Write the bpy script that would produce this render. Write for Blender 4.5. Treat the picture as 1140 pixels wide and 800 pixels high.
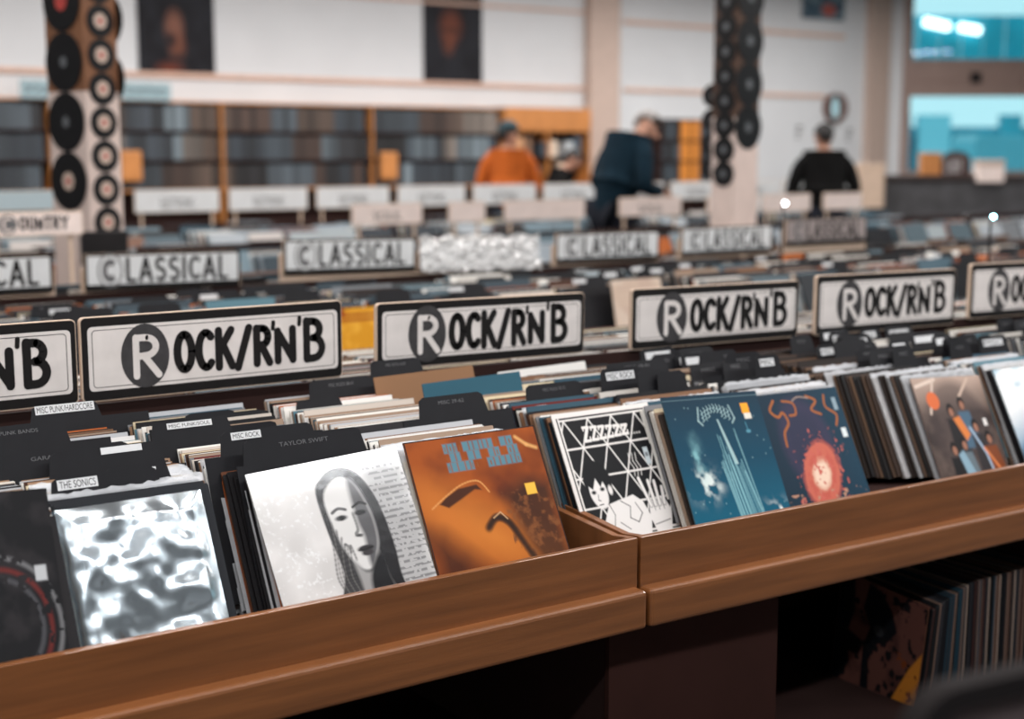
import bpy, bmesh, math, random
import numpy as np
from math import sin, cos, pi, radians, atan, atan2, sqrt
from mathutils import Vector, Matrix
random.seed(7)
SC = bpy.context.scene
COL = SC.collection
for o in list(bpy.data.objects): bpy.data.objects.remove(o)

# ------------------------------------------------------------------ camera
H = 1.55
FPX, CX, CY, YH, VX = 1583.0, 570.0, 400.0, 170.0, 2835.0
PITCH = atan((CY-YH)/FPX)
AZ = atan((VX-CX)*cos(PITCH)/FPX)
Rv = Vector((sin(AZ), -cos(AZ), 0))
Fv = Vector((cos(AZ)*cos(PITCH), sin(AZ)*cos(PITCH), -sin(PITCH)))
Uv = Rv.cross(Fv)
CAM = Vector((0, 0, H))
cam_data = bpy.data.cameras.new('camera'); cam = bpy.data.objects.new('camera', cam_data); COL.objects.link(cam)
cam.matrix_world = Matrix(((Rv.x, Uv.x, -Fv.x, 0), (Rv.y, Uv.y, -Fv.y, 0), (Rv.z, Uv.z, -Fv.z, H), (0, 0, 0, 1)))
cam_data.sensor_width = 36.0
cam_data.lens = FPX/1140*36
cam_data.clip_end = 200
cam_data.dof.use_dof = True
cam_data.dof.focus_distance = 3.05
cam_data.dof.aperture_fstop = 1.9
SC.camera = cam

def ray(x, y): return Fv + Rv*((x-CX)/FPX) - Uv*((y-CY)/FPX)
def at(x, y, Y):            # a pixel measured on the photograph -> the point at depth Y
    r = ray(x, y); return CAM + r*(Y/r.y)
def atd(x, y, d): return CAM + ray(x, y)*d

# ------------------------------------------------------------------ light
vs = SC.view_settings
vs.view_transform = 'Standard'; vs.look = 'None'; vs.gamma = 1.0; vs.use_curve_mapping = False
vs.exposure = 0.0
world = bpy.data.worlds.new('sky'); SC.world = world; world.use_nodes = True
bg = world.node_tree.nodes['Background']
bg.inputs[0].default_value = (0.56, 0.85, 0.92, 1); bg.inputs[1].default_value = 1.15
def area(name, loc, sx, sy, power, col=(1, .93, .88), rot=(0, 0, 0)):
    l = bpy.data.lights.new(name, 'AREA'); l.shape = 'RECTANGLE'; l.size = sx; l.size_y = sy
    l.energy = power; l.color = col
    o = bpy.data.objects.new(name, l); COL.objects.link(o); o.location = loc; o.rotation_mode = 'YXZ'; o.rotation_euler = rot
    return o
LAMPZ = 4.3
LAMPS = []
for ly, xs, pw in ((-0.8, (-3, 0.5, 4.0, 7.5, 11), 92), (1.9, (-3, 0.5, 4.0, 7.5, 11, 14.5), 85), (5.4, (-1, 2.5, 6.0, 9.5, 13), 75),
                   (9.2, (1, 4.5, 8.0, 11.5, 15), 85), (13.2, (3, 6.5, 10, 13.5, 17), 170)):
    for lx in xs:
        LAMPS.append((lx, ly)); area('tube_light', (lx, ly, LAMPZ-0.06), 2.6, .22, pw, (1, .95, .92) if ly > 0 else (.96, .98, 1))

# ------------------------------------------------------------------ materials
def lin(c): return tuple(((v/255)/12.92 if v/255 <= .04045 else (((v/255)+.055)/1.055)**2.4) for v in c)
MATS = {}
def mat(name, col, rough=.6, metal=0, noise=0, nscale=8, spec=.5, bump=0, bscale=60, emit=None, alpha=None, coat=0, trans=0, stretch=None):
    if name in MATS: return MATS[name]
    m = bpy.data.materials.new(name); m.use_nodes = True; nt = m.node_tree; N = nt.nodes; Lk = nt.links
    b = N['Principled BSDF']
    b.inputs['Base Color'].default_value = (*col, 1); b.inputs['Roughness'].default_value = rough
    b.inputs['Metallic'].default_value = metal; b.inputs['Specular IOR Level'].default_value = spec
    b.inputs['Coat Weight'].default_value = coat; b.inputs['Transmission Weight'].default_value = trans
    if alpha is not None: b.inputs['Alpha'].default_value = alpha
    if emit: b.inputs['Emission Color'].default_value = (*emit[0], 1); b.inputs['Emission Strength'].default_value = emit[1]
    tc = N.new('ShaderNodeTexCoord'); src = tc.outputs['Object']
    if stretch:
        mp = N.new('ShaderNodeMapping'); mp.inputs['Scale'].default_value = stretch; Lk.new(src, mp.inputs[0]); src = mp.outputs[0]
    if noise:
        n = N.new('ShaderNodeTexNoise'); n.inputs['Scale'].default_value = nscale; n.inputs['Detail'].default_value = 5
        Lk.new(src, n.inputs['Vector'])
        r = N.new('ShaderNodeMapRange'); r.inputs['From Min'].default_value = .3; r.inputs['From Max'].default_value = .7
        r.inputs['To Min'].default_value = 1-noise; r.inputs['To Max'].default_value = 1+noise
        Lk.new(n.outputs['Fac'], r.inputs['Value'])
        x = N.new('ShaderNodeMix'); x.data_type = 'RGBA'; x.blend_type = 'MULTIPLY'; x.inputs['Factor'].default_value = 1
        x.inputs['A'].default_value = (*col, 1); Lk.new(r.outputs[0], x.inputs['B']); Lk.new(x.outputs['Result'], b.inputs['Base Color'])
    if bump:
        n2 = N.new('ShaderNodeTexNoise'); n2.inputs['Scale'].default_value = bscale; n2.inputs['Detail'].default_value = 3; Lk.new(src, n2.inputs['Vector'])
        bp = N.new('ShaderNodeBump'); bp.inputs['Strength'].default_value = bump; bp.inputs['Distance'].default_value = .01
        Lk.new(n2.outputs['Fac'], bp.inputs['Height']); Lk.new(bp.outputs[0], b.inputs['Normal'])
    MATS[name] = m; return m
def attr_mat(name, rough=.5, spec=.5, bump=0, bscale=30, coat=0, metal=0):      # colour from the mesh's own printed colours
    if name in MATS: return MATS[name]
    m = mat(name, (.5, .5, .5), rough, spec=spec, bump=bump, bscale=bscale, coat=coat, metal=metal); nt = m.node_tree
    a = nt.nodes.new('ShaderNodeAttribute'); a.attribute_name = 'Col'
    nt.links.new(a.outputs['Color'], nt.nodes['Principled BSDF'].inputs['Base Color']); return m
def objcol_mat(name, rough=.5, spec=.5, coat=0):
    m = mat(name, (.5, .5, .5), rough, spec=spec, coat=coat); nt = m.node_tree
    a = nt.nodes.new('ShaderNodeObjectInfo')
    nt.links.new(a.outputs['Color'], nt.nodes['Principled BSDF'].inputs['Base Color']); return m
M = dict(
    wall=mat('wall_paint', (.64, .66, .68), .8, noise=.03, nscale=1.5),
    floor=mat('dark_floor', (.035, .03, .03), .6, noise=.2, nscale=3),
    ceil=mat('ceiling_white', (.6, .6, .6), .9, noise=.03),
    trim=mat('trim_beige', (.52, .40, .34), .6, noise=.05),
    rail=mat('rail_wood', (.62, .42, .33), .6, noise=.08),
    frame=mat('window_frame_brown', (.30, .21, .18), .5, noise=.06, nscale=3),
    wood=mat('stained_maple', (.180, .064, .0195), .34, noise=.22, nscale=5, bump=.05, bscale=40, coat=.25, stretch=(.5, 4, 9)),
    wood2=mat('stained_maple_upright', (.180, .064, .0195), .45, noise=.22, nscale=5, stretch=(4, 4, .6)),
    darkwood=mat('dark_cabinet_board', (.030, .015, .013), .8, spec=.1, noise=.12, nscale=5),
    shelfwood=mat('orange_shelf_wood', (.50, .20, .055), .5, noise=.12, nscale=4),
    black=mat('black_plastic_card', (.008, .008, .010), .5, noise=.15, nscale=12, spec=.18),
    ink=mat('black_print', (.009, .008, .008), .7, spec=.2, noise=.1, nscale=30),
    greyink=mat('grey_print', (.045, .043, .045), .6, spec=.25, noise=.2, nscale=30),
    midink=mat('mid_grey_print', (.13, .13, .135), .6, noise=.1, nscale=30),
    cream=mat('cream_board_edge', (.62, .47, .36), .7, noise=.08),
    signface=mat('sign_paper', (.71, .665, .64), .42, noise=.07, nscale=14, bump=.12, bscale=16, coat=.15),
    signface2=mat('sign_paper_grey', (.70, .72, .73), .45, noise=.05, nscale=9),
    signpink=mat('sign_paper_pink', (.84, .72, .67), .6, noise=.06),
    label=mat('white_label_strip', (.62, .63, .64), .5, noise=.05, nscale=40),
    greylabel=mat('pale_grey_print', (.09, .09, .095), .5, noise=.05),
    sleeve=objcol_mat('record_sleeve_card', .5, spec=.15),
    spine=objcol_mat('box_spine', .6),
    art=attr_mat('printed_cover', .5, .10),
    artgloss=attr_mat('printed_cover_glossy', .14, .5, bump=.10, bscale=9, coat=.35),
    artmid=attr_mat('printed_cover_satin', .42, .12, bump=.08, bscale=9),
    stuff=attr_mat('record_sleeve_card_many', .5, spec=.15),
    vinyl=mat('black_vinyl', (.008, .008, .009), .45, noise=.2, nscale=40, spec=.25),
    lab_cream=mat('disc_label_cream', (.55, .43, .36), .7, noise=.06, nscale=20),
    lab_red=mat('disc_label_red', (.45, .05, .04), .6, noise=.1, nscale=20),
    lab_grey=mat('disc_label_grey', (.10, .11, .12), .6, noise=.1, nscale=20),
    colbrown=mat('column_brown_board', (.20, .085, .038), .6, noise=.2, nscale=6),
    colpink=mat('column_pale_panel', (.66, .54, .49), .7, noise=.06),
    skin=mat('skin', (.42, .22, .15), .55, noise=.08, nscale=20),
    navy=mat('navy_jacket', (.005, .016, .026), .9, spec=.1, noise=.2, nscale=12),
    blk=mat('black_cloth', (.006, .006, .006), .9, spec=.1, noise=.2, nscale=12),
    orange=mat('orange_cloth', (.42, .095, .015), .85, spec=.15, noise=.15, nscale=9),
    tealcap=mat('teal_cap', (.008, .03, .04), .85, noise=.2),
    greyhair=mat('grey_hair', (.24, .22, .21), .8, noise=.2, nscale=50),
    blackhair=mat('black_hair', (.012, .011, .011), .7, noise=.2, nscale=50),
    jeans=mat('dark_jeans', (.012, .014, .02), .9, spec=.1, noise=.2),
    shoe=mat('shoe_leather', (.03, .025, .022), .5, noise=.2),
    metal=mat('steel', (.5, .5, .52), .3, metal=1, noise=.05),
    dark=mat('dark_plastic', (.012, .011, .012), .5, noise=.2, spec=.25),
    white=mat('white_enamel', (.7, .7, .7), .5, noise=.03),
)
def plastic_mat():
    m = bpy.data.materials.new('clear_poly_sleeve'); m.use_nodes = True; nt = m.node_tree; N = nt.nodes; L = nt.links
    b = N['Principled BSDF']; b.inputs['Base Color'].default_value = (.75, .77, .8, 1); b.inputs['Roughness'].default_value = .18
    b.inputs['Specular IOR Level'].default_value = .9; b.inputs['Alpha'].default_value = .42
    tc = N.new('ShaderNodeTexCoord'); n = N.new('ShaderNodeTexNoise'); n.inputs['Scale'].default_value = 45; n.inputs['Detail'].default_value = 4
    bp = N.new('ShaderNodeBump'); bp.inputs['Strength'].default_value = .8; bp.inputs['Distance'].default_value = .006
    L.new(tc.outputs['Object'], n.inputs['Vector']); L.new(n.outputs['Fac'], bp.inputs['Height']); L.new(bp.outputs[0], b.inputs['Normal'])
    return m
M['poly'] = plastic_mat()
def glass_mat():
    m = bpy.data.materials.new('window_glass'); m.use_nodes = True; nt = m.node_tree; N = nt.nodes; L = nt.links
    N.remove(N['Principled BSDF'])
    t = N.new('ShaderNodeBsdfTransparent'); t.inputs[0].default_value = (.88, .97, .98, 1)
    g = N.new('ShaderNodeBsdfGlossy'); g.inputs['Roughness'].default_value = .02
    fr = N.new('ShaderNodeFresnel'); fr.inputs[0].default_value = 1.5
    x = N.new('ShaderNodeMixShader'); L.new(fr.outputs[0], x.inputs[0]); L.new(t.outputs[0], x.inputs[1]); L.new(g.outputs[0], x.inputs[2])
    L.new(x.outputs[0], N['Material Output'].inputs[0]); return m
M['glass'] = glass_mat()
M['wrap'] = mat('crinkled_clear_wrap', (.95, .95, .95), .22, spec=1.0, alpha=.55, coat=.8)

# ------------------------------------------------------------------ mesh helpers
def obj(name, bm, mats, parent=None, smooth=False, bevel=0):
    me = bpy.data.meshes.new(name)
    if isinstance(bm, bmesh.types.BMesh): bm.to_mesh(me); bm.free()
    else: me.from_pydata(*bm); me.update()
    if not isinstance(mats, (list, tuple)): mats = [mats]
    for m in mats: me.materials.append(m)
    if smooth:
        for p in me.polygons: p.use_smooth = True
    o = bpy.data.objects.new(name, me); COL.objects.link(o)
    if parent: o.parent = parent
    if bevel:
        md = o.modifiers.new('bevel', 'BEVEL'); md.width = bevel; md.segments = 3; md.limit_method = 'ANGLE'
    return o
def bm_box(bm, a, b, mi=0, Mx=None):
    x0, y0, z0 = a; x1, y1, z1 = b
    vs_ = [bm.verts.new(Mx @ Vector(p) if Mx else p) for p in ((x0, y0, z0), (x1, y0, z0), (x1, y1, z0), (x0, y1, z0), (x0, y0, z1), (x1, y0, z1), (x1, y1, z1), (x0, y1, z1))]
    for f in ((0, 3, 2, 1), (4, 5, 6, 7), (0, 1, 5, 4), (1, 2, 6, 5), (2, 3, 7, 6), (3, 0, 4, 7)):
        bm.faces.new([vs_[i] for i in f]).material_index = mi
def box(name, a, b, m, parent=None, bevel=0):
    bm = bmesh.new(); bm_box(bm, a, b); return obj(name, bm, m, parent, bevel=bevel)
def prism(bm, pts, y0, y1, mi=0, Mx=None):           # outline in x,z, thickness along y
    f = [bm.verts.new(Mx @ Vector((x, y0, z)) if Mx else (x, y0, z)) for x, z in pts]
    g = [bm.verts.new(Mx @ Vector((x, y1, z)) if Mx else (x, y1, z)) for x, z in pts]
    bm.faces.new(f).material_index = mi; bm.faces.new(g[::-1]).material_index = mi
    n = len(pts)
    for i in range(n): bm.faces.new((f[i], g[i], g[(i+1) % n], f[(i+1) % n])).material_index = mi
def flat(bm, pts, y, mi=0):
    bm.faces.new([bm.verts.new((x, y, z)) for x, z in pts]).material_index = mi
def rrect(x0, z0, x1, z1, r, n=5):
    out = []
    for cx_, cz_, a0 in ((x1-r, z0+r, -90), (x1-r, z1-r, 0), (x0+r, z1-r, 90), (x0+r, z0+r, 180)):
        for k in range(n+1):
            a = radians(a0+90*k/n); out.append((cx_+r*cos(a), cz_+r*sin(a)))
    return out
def cyl(bm, c, ax, r, h, seg=28, mi=0):
    ax = Vector(ax).normalized(); u = ax.orthogonal().normalized(); v = ax.cross(u); c = Vector(c)
    a = [bm.verts.new(c+(u*cos(2*pi*k/seg)+v*sin(2*pi*k/seg))*r) for k in range(seg)]
    b = [bm.verts.new(c+ax*h+(u*cos(2*pi*k/seg)+v*sin(2*pi*k/seg))*r) for k in range(seg)]
    bm.faces.new(a[::-1]).material_index = mi; bm.faces.new(b).material_index = mi
    for k in range(seg): bm.faces.new((a[k], a[(k+1) % seg], b[(k+1) % seg], b[k])).material_index = mi
def thing(name, label, cat, loc=(0, 0, 0), rot=(0, 0, 0), group=None):
    o = bpy.data.objects.new(name, None); COL.objects.link(o); o.empty_display_size = .05
    o.location = loc; o.rotation_euler = rot; return tag(o, label, cat, group)
def tag(o, label, cat, group=None, kind=None):
    o['label'] = label; o['category'] = cat
    if group: o['group'] = group
    if kind: o['kind'] = kind
    return o
def struct(o): o['kind'] = 'structure'; return o
def dup(root, loc, rot=None, label=None, group=None):
    r = root.copy(); COL.objects.link(r); r.location = loc
    if rot is not None: r.rotation_euler = rot
    if label: r['label'] = label
    if group: r['group'] = group
    for ch in list(root.children):
        c = ch.copy(); COL.objects.link(c); c.parent = r
        for g in ch.children:
            d = g.copy(); COL.objects.link(d); d.parent = c
    return r

# text: stroke lettering for the hand-lettered signs, small type from the built-in font
def arc(cx, cy, rx, ry, a0, a1, n=14): return [(cx+rx*cos(radians(a0+(a1-a0)*k/n)), cy+ry*sin(radians(a0+(a1-a0)*k/n))) for k in range(n+1)]
GL = {
 'O': (.56, [arc(.28, .5, .25, .47, 0, 360, 24)]),
 'C': (.50, [arc(.29, .5, .26, .47, 48, 312, 18)]),
 'K': (.54, [[(.05, 0), (.05, 1)], [(.5, 1), (.09, .47)], [(.2, .6), (.53, 0)]]),
 '/': (.46, [[(0, -.06), (.42, 1.02)]]),
 'R': (.54, [[(.05, 0), (.05, .98)], [(.05, .97), (.25, .97)] + arc(.25, .74, .22, .23, 90, -90, 10) + [(.06, .5)], [(.22, .5), (.52, 0)]]),
 "'": (.12, [[(.04, 1.03), (.02, .86)]]),
 'N': (.50, [[(.05, 0), (.05, .8)], [(.05, .78), (.45, .03)], [(.45, 0), (.45, .84)]]),
 'B': (.52, [[(.05, 0), (.05, 1)], [(.05, .98), (.22, .98)] + arc(.22, .76, .2, .22, 90, -90, 8) + arc(.24, .28, .24, .27, 90, -90, 8) + [(.05, .01)]]),
 'L': (.42, [[(.05, 1), (.05, .02), (.4, .02)]]),
 'A': (.58, [[(0.02, 0), (.29, 1), (.56, 0)], [(.12, .3), (.46, .3)]]),
 'S': (.46, [arc(.23, .74, .19, .24, 40, 270, 12)[:] + arc(.23, .26, .19, .25, 90, -140, 12)]),
 'I': (.12, [[(.05, 0), (.05, 1)]]),
 'U': (.54, [[(.05, 1), (.05, .3)] + arc(.27, .27, .22, .27, 180, 360, 10) + [(.49, 1)]]),
 'T': (.5, [[(.0, .97), (.5, .97)], [(.25, 0), (.25, 1)]]),
 'Y': (.54, [[(0, 1), (.27, .48), (.54, 1)], [(.27, .5), (.27, 0)]]),
 'D': (.54, [[(.05, 0), (.05, 1)], [(.05, .98), (.18, .98)] + arc(.18, .5, .32, .48, 90, -90, 12) + [(.05, .02)]]),
 'J': (.42, [[(.36, 1), (.36, .25)] + arc(.2, .22, .16, .22, 0, -150, 8)]),
 'Z': (.5, [[(.02, .97), (.48, .97), (.02, .03), (.5, .03)]]),
 'E': (.44, [[(.42, .98), (.05, .98), (.05, .02), (.42, .02)], [(.05, .5), (.36, .5)]]),
 'M': (.66, [[(.05, 0), (.05, 1), (.33, .35), (.6, 1), (.6, 0)]]),
}
STK = [0]
def stroke(bm, pts, w, y, mi, sx, sz, ox, oz):
    STK[0] += 1; y = y-2.5e-5*(STK[0] % 24)
    P = [Vector((ox+p[0]*sx, oz+p[1]*sz)) for p in pts]
    for q_, p in enumerate(P):
        bm.faces.new([bm.verts.new((p.x+w/2*cos(a*pi/5), y-1e-5*(q_ % 2)-5e-6, p.y+w/2*sin(a*pi/5))) for a in range(10)]).material_index = mi
    for a, b in zip(P, P[1:]):
        d = b-a
        if d.length < 1e-6: continue
        n = Vector((-d.y, d.x)).normalized()*w/2
        bm.faces.new([bm.verts.new((q.x, y, q.y)) for q in (a-n, b-n, b+n, a+n)]).material_index = mi
def lettering(bm, s, x0, x1, z0, h, w, y, mi, gap=.22):
    tot = sum(GL[c][0] for c in s)+gap*(len(s)-1)
    sx = (x1-x0)/tot; x = x0
    for c in s:
        for st in GL[c][1]: stroke(bm, st, w, y, mi, sx, h, x, z0)
        x += (GL[c][0]+gap)*sx
TXT = {}
def text_geo(s):
    if s not in TXT:
        cu = bpy.data.curves.new('t', 'FONT'); cu.body = s; cu.offset = 0.0
        o = bpy.data.objects.new('t', cu); COL.objects.link(o)
        me = o.to_mesh()
        v = np.array([tuple(p.co) for p in me.vertices]); f = [tuple(p.vertices) for p in me.polygons]
        o.to_mesh_clear(); bpy.data.objects.remove(o); bpy.data.curves.remove(cu)
        v[:, 0] -= v[:, 0].min(); v[:, 1] -= v[:, 1].min(); TXT[s] = (v, f)
    return TXT[s]
def text_bm(bm, s, x0, z0, w, h, y, mi=0):
    v, f = text_geo(s); kx = w/v[:, 0].max(); kz = h/v[:, 1].max()
    V = [bm.verts.new((x0+p[0]*kx, y, z0+p[1]*kz)) for p in v]
    for t in f:
        try: bm.faces.new([V[i] for i in t]).material_index = mi
        except ValueError: pass

# printed artwork: a raster of colours stored on a fine mesh
class Art:
    def __init__(s, n=200, col=(128, 128, 128), w=1.0):
        s.n = n; s.a = np.zeros((n+1, n+1, 3)); s.a[:] = lin(col)
        s.v, s.u = np.meshgrid(np.linspace(0, 1, n+1), np.linspace(0, 1, n+1), indexing='ij')   # v down, u right
    def mix(s, m, c):
        m = np.clip(m, 0, 1)[..., None]; s.a = s.a*(1-m)+np.array(lin(c))*m
    def sd(s, d, soft): return np.clip(.5-d/soft, 0, 1)
    def ell(s, u, v, ru, rv, c, rot=0, soft=.012, k=1):
        a = radians(rot); x = (s.u-u)*cos(a)+(s.v-v)*sin(a); y = -(s.u-u)*sin(a)+(s.v-v)*cos(a)
        d = (np.sqrt((x/ru)**2+(y/rv)**2)-1)*min(ru, rv); s.mix(k*s.sd(d, soft), c)
    def line(s, pts, w, c, soft=.006, k=1):
        for (u0, v0), (u1, v1) in zip(pts, pts[1:]):
            dx, dy = u1-u0, v1-v0; L = dx*dx+dy*dy+1e-12
            t = np.clip(((s.u-u0)*dx+(s.v-v0)*dy)/L, 0, 1)
            d = np.hypot(s.u-u0-t*dx, s.v-v0-t*dy)-w/2; s.mix(k*s.sd(d, soft), c)
    def curve(s, pts, w, c, soft=.006, k=1):
        P = [pts[0]]+list(pts)+[pts[-1]]; out = []
        for i in range(1, len(P)-2):
            for t in np.linspace(0, 1, 7)[:-1]:
                out.append(tuple(.5*(2*P[i][j]+(P[i+1][j]-P[i-1][j])*t+(2*P[i-1][j]-5*P[i][j]+4*P[i+1][j]-P[i+2][j])*t*t+(3*P[i][j]-P[i-1][j]-3*P[i+1][j]+P[i+2][j])*t**3) for j in (0, 1)))
        s.line(out+[pts[-1]], w, c, soft, k)
    def rect(s, u0, v0, u1, v1, c, soft=.006, k=1):
        d = np.maximum(np.maximum(u0-s.u, s.u-u1), np.maximum(v0-s.v, s.v-v1)); s.mix(k*s.sd(d, soft), c)
    def poly(s, pts, c, soft=.006, k=1, smooth=False):
        if smooth:
            n = len(pts); out = []
            for i in range(n):
                p0, p1, p2, p3 = (pts[(i+q) % n] for q in (-1, 0, 1, 2))
                for t in (0, .25, .5, .75): out.append(tuple(.5*(2*p1[j]+(p2[j]-p0[j])*t+(2*p0[j]-5*p1[j]+4*p2[j]-p3[j])*t*t+(3*p1[j]-p0[j]-3*p2[j]+p3[j])*t**3) for j in (0, 1)))
            pts = out
        ins = np.zeros_like(s.u, bool); d = np.full_like(s.u, 9.)
        for (u0, v0), (u1, v1) in zip(pts, pts[1:]+pts[:1]):
            cnd = ((v0 > s.v) != (v1 > s.v)); 
            with np.errstate(all='ignore'): xx = (u1-u0)*(s.v-v0)/((v1-v0) if v1 != v0 else 1e-9)+u0
            ins ^= cnd & (s.u < xx)
            dx, dy = u1-u0, v1-v0; L = dx*dx+dy*dy+1e-12; t = np.clip(((s.u-u0)*dx+(s.v-v0)*dy)/L, 0, 1)
            d = np.minimum(d, np.hypot(s.u-u0-t*dx, s.v-v0-t*dy))
        s.mix(k*s.sd(np.where(ins, -d, d), soft), c)
    def noise(s, sc, seed=0, oct=4, su=1, sv=1):
        rs = np.random.RandomState(seed); out = 0; amp = 1; tot = 0
        for o in range(oct):
            nu, nv = int(sc*su)+2, int(sc*sv)+2; g = rs.rand(nv+1, nu+1)
            x = s.u*(nu-1e-3); y = s.v*(nv-1e-3); i = x.astype(int); j = y.astype(int); fx = x-i; fy = y-j
            fx = fx*fx*(3-2*fx); fy = fy*fy*(3-2*fy)
            out = out+amp*((g[j, i]*(1-fx)+g[j, i+1]*fx)*(1-fy)+(g[j+1, i]*(1-fx)+g[j+1, i+1]*fx)*fy); tot += amp; amp *= .5; sc *= 2
        return out/tot
    def cloud(s, c, lo, hi, sc, seed=0, mask=1, su=1, sv=1):
        s.mix((s.noise(sc, seed, su=su, sv=sv)-lo)/(hi-lo)*mask, c)
def art_sleeve(name, art, w, h, t=.004, m=None, disp=None):
    n = art.n; ar = art.a
    u, v = art.u.ravel(), art.v.ravel()
    y = np.zeros_like(u) if disp is None else disp.ravel()
    verts = np.stack([u*w, y, (1-v)*h], 1)
    idx = np.arange((n+1)*(n+1)).reshape(n+1, n+1)
    q = np.stack([idx[:-1, :-1], idx[1:, :-1], idx[1:, 1:], idx[:-1, 1:]], -1).reshape(-1, 4)
    B = len(verts)
    bv = np.array([(0, t, 0), (w, t, 0), (w, t, h), (0, t, h), (0, 0, 0), (w, 0, 0), (w, 0, h), (0, 0, h)], float)
    faces = [tuple(r) for r in q] + [(B, B+3, B+2, B+1), (B+4, B+7, B+3, B), (B+5, B+1, B+2, B+6), (B+7, B+6, B+2, B+3), (B+4, B, B+1, B+5)]
    me = bpy.data.meshes.new(name); me.from_pydata([tuple(p) for p in np.vstack([verts, bv])], [], faces); me.update()
    ca = me.color_attributes.new('Col', 'FLOAT_COLOR', 'POINT')
    edge = ar.reshape(-1, 3).mean(0)*.8
    c = np.ones((B+8, 4)); c[:B, :3] = ar.reshape(-1, 3); c[B:, :3] = edge
    ca.data.foreach_set('color', c.ravel())
    me.materials.append(m or M['art'])
    if disp is not None:
        for p in me.polygons: p.use_smooth = True
    o = bpy.data.objects.new(name, me); COL.objects.link(o); return o

# ------------------------------------------------------------------ the room
YW, ZC = 16.5, 5.0
XL, YN = -6.0, -6.0
c0 = Vector((19.45, YW, 0)); wd = Vector((Rv.x, Rv.y, 0)).normalized()           # the window wall runs off at an angle from the corner
c1 = c0+wd*22
bm = bmesh.new(); bm.faces.new([bm.verts.new(p) for p in ((XL, YN, 0), (c1.x, YN, 0), (c1.x, c1.y, 0), (c0.x, YW, 0), (XL, YW, 0))]); struct(obj('floor', bm, M['floor']))
bm = bmesh.new(); bm.faces.new([bm.verts.new(p) for p in ((XL, YW, ZC), (c0.x, YW, ZC), (c1.x, c1.y, ZC), (c1.x, YN, ZC), (XL, YN, ZC))]); struct(obj('ceiling', bm, M['ceil']))
struct(box('wall_back', (XL, YW, 0), (c0.x, YW+.2, ZC), M['wall']))
struct(box('wall_left', (XL-.2, YN, 0), (XL, YW, ZC), M['wall']))
struct(box('wall_front', (XL, YN-.2, 0), (c1.x, YN, ZC), M['wall']))
ANG = atan2(wd.y, wd.x)
WR = Matrix.Translation(c0) @ Matrix.Rotation(ANG, 4, 'Z')                       # local frame of the window wall: x along, y outward
def wx(px, y=100):                                                              # distance along the window wall seen at photo column px
    r = ray(px, y); A = np.array([[r.x, -wd.x], [r.y, -wd.y]]); t, s = np.linalg.solve(A, [c0.x, c0.y]); return s, t
def wz(px, py): s, t = wx(px, py); return (CAM+ray(px, py)*t).z
s0 = wx(1012)[0]; s1 = s0+7.2
zs, zl, zm, zt = wz(1070, 190), wz(1070, 107), wz(1070, 66), wz(1070, -25)
bm = bmesh.new()
bm_box(bm, (0, 0, 0), (s0, .25, ZC)); bm_box(bm, (s1, 0, 0), (22, .25, ZC)); bm_box(bm, (s0, 0, 0), (s1, .25, zs)); bm_box(bm, (s0, 0, zt), (s1, .25, ZC))
o = obj('wall_right', bm, M['wall']); o.matrix_world = WR; struct(o)
bm = bmesh.new()
bm_box(bm, (s0-.12, -.05, zs-.1), (s0+.02, .2, zt+.1)); bm_box(bm, (s0+.02, -.04, zl), (s1, .18, zm)); bm_box(bm, (s0+.02, -.04, zs-.1), (s1, .2, zs)); bm_box(bm, (s0+.02, -.04, zt), (s1, .2, zt+.1)); bm_box(bm, (s0+.0, -.07, (zl*.6+zm*.4)), (s1, -.04, (zl*.62+zm*.38)+.02))
bm_box(bm, (s0+3.5, -.04, zs), (s0+3.62, .18, zt))
wf = obj('window_1', bm, M['frame']); wf.matrix_world = WR; struct(wf)
g = box('glass_pane', (s0+.02, .08, zs), (s1, .09, zl), M['glass'], wf)
g = box('glass_pane', (s0+.02, .08, zm), (s1, .09, zt), M['glass'], wf)
lp = bmesh.new(); bm_box(lp, (s0+1.02, -.09, zl+.22), (s0+1.2, -.05, zl+.4)); obj('window_latch', lp, M['dark'], wf, bevel=.01)
# corner post and pilaster, rails on the wall
xa, xb = at(657, 100, YW-.15).x, at(690, 100, YW-.15).x
struct(box('trim_1', (xa, YW-.15, 0), (xb, YW, ZC), M['trim']))
xa2, xb2 = at(962, 100, YW).x, at(984, 100, YW).x
struct(box('trim_2', (xa2, YW-.12, 0), (xb2, YW, ZC), M['trim']))
struct(box('trim_3', (XL, YW-.04, 2.44), (xa, YW, 2.50), M['rail']))
struct(box('trim_4', (at(694, 100, YW).x, YW-.03, 2.44), (at(918, 100, YW).x, YW, 2.50), M['rail']))
struct(box('trim_5', (at(694, 5, YW).x, YW-.03, 3.42), (at(940, 18, YW).x, YW, 3.48), M['rail']))
struct(box('trim_6', (at(340, 5, YW).x, YW-.03, 3.52), (xa, YW, 3.56), M['rail']))
struct(box('baseboard_back', (XL, YW-.03, 0), (c0.x, YW, .12), M['trim']))
# ceiling lamps
first = None
for lx, ly in LAMPS:
    if first is None:
        first = thing('tube_lamp', 'long white twin tube lamp hanging under the ceiling', 'lamp', (lx, ly, LAMPZ), group='tube lamps under the ceiling')
        box('lamp_housing', (-1.35, -.13, 0), (1.35, .13, .07), M['white'], first, bevel=.015)
        for sx in (-1, 1): box('hanging_rod', (sx-.008, -.008, .07), (sx+.008, .008, ZC-LAMPZ), M['metal'], first)
    else: dup(first, (lx, ly, LAMPZ))

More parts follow.
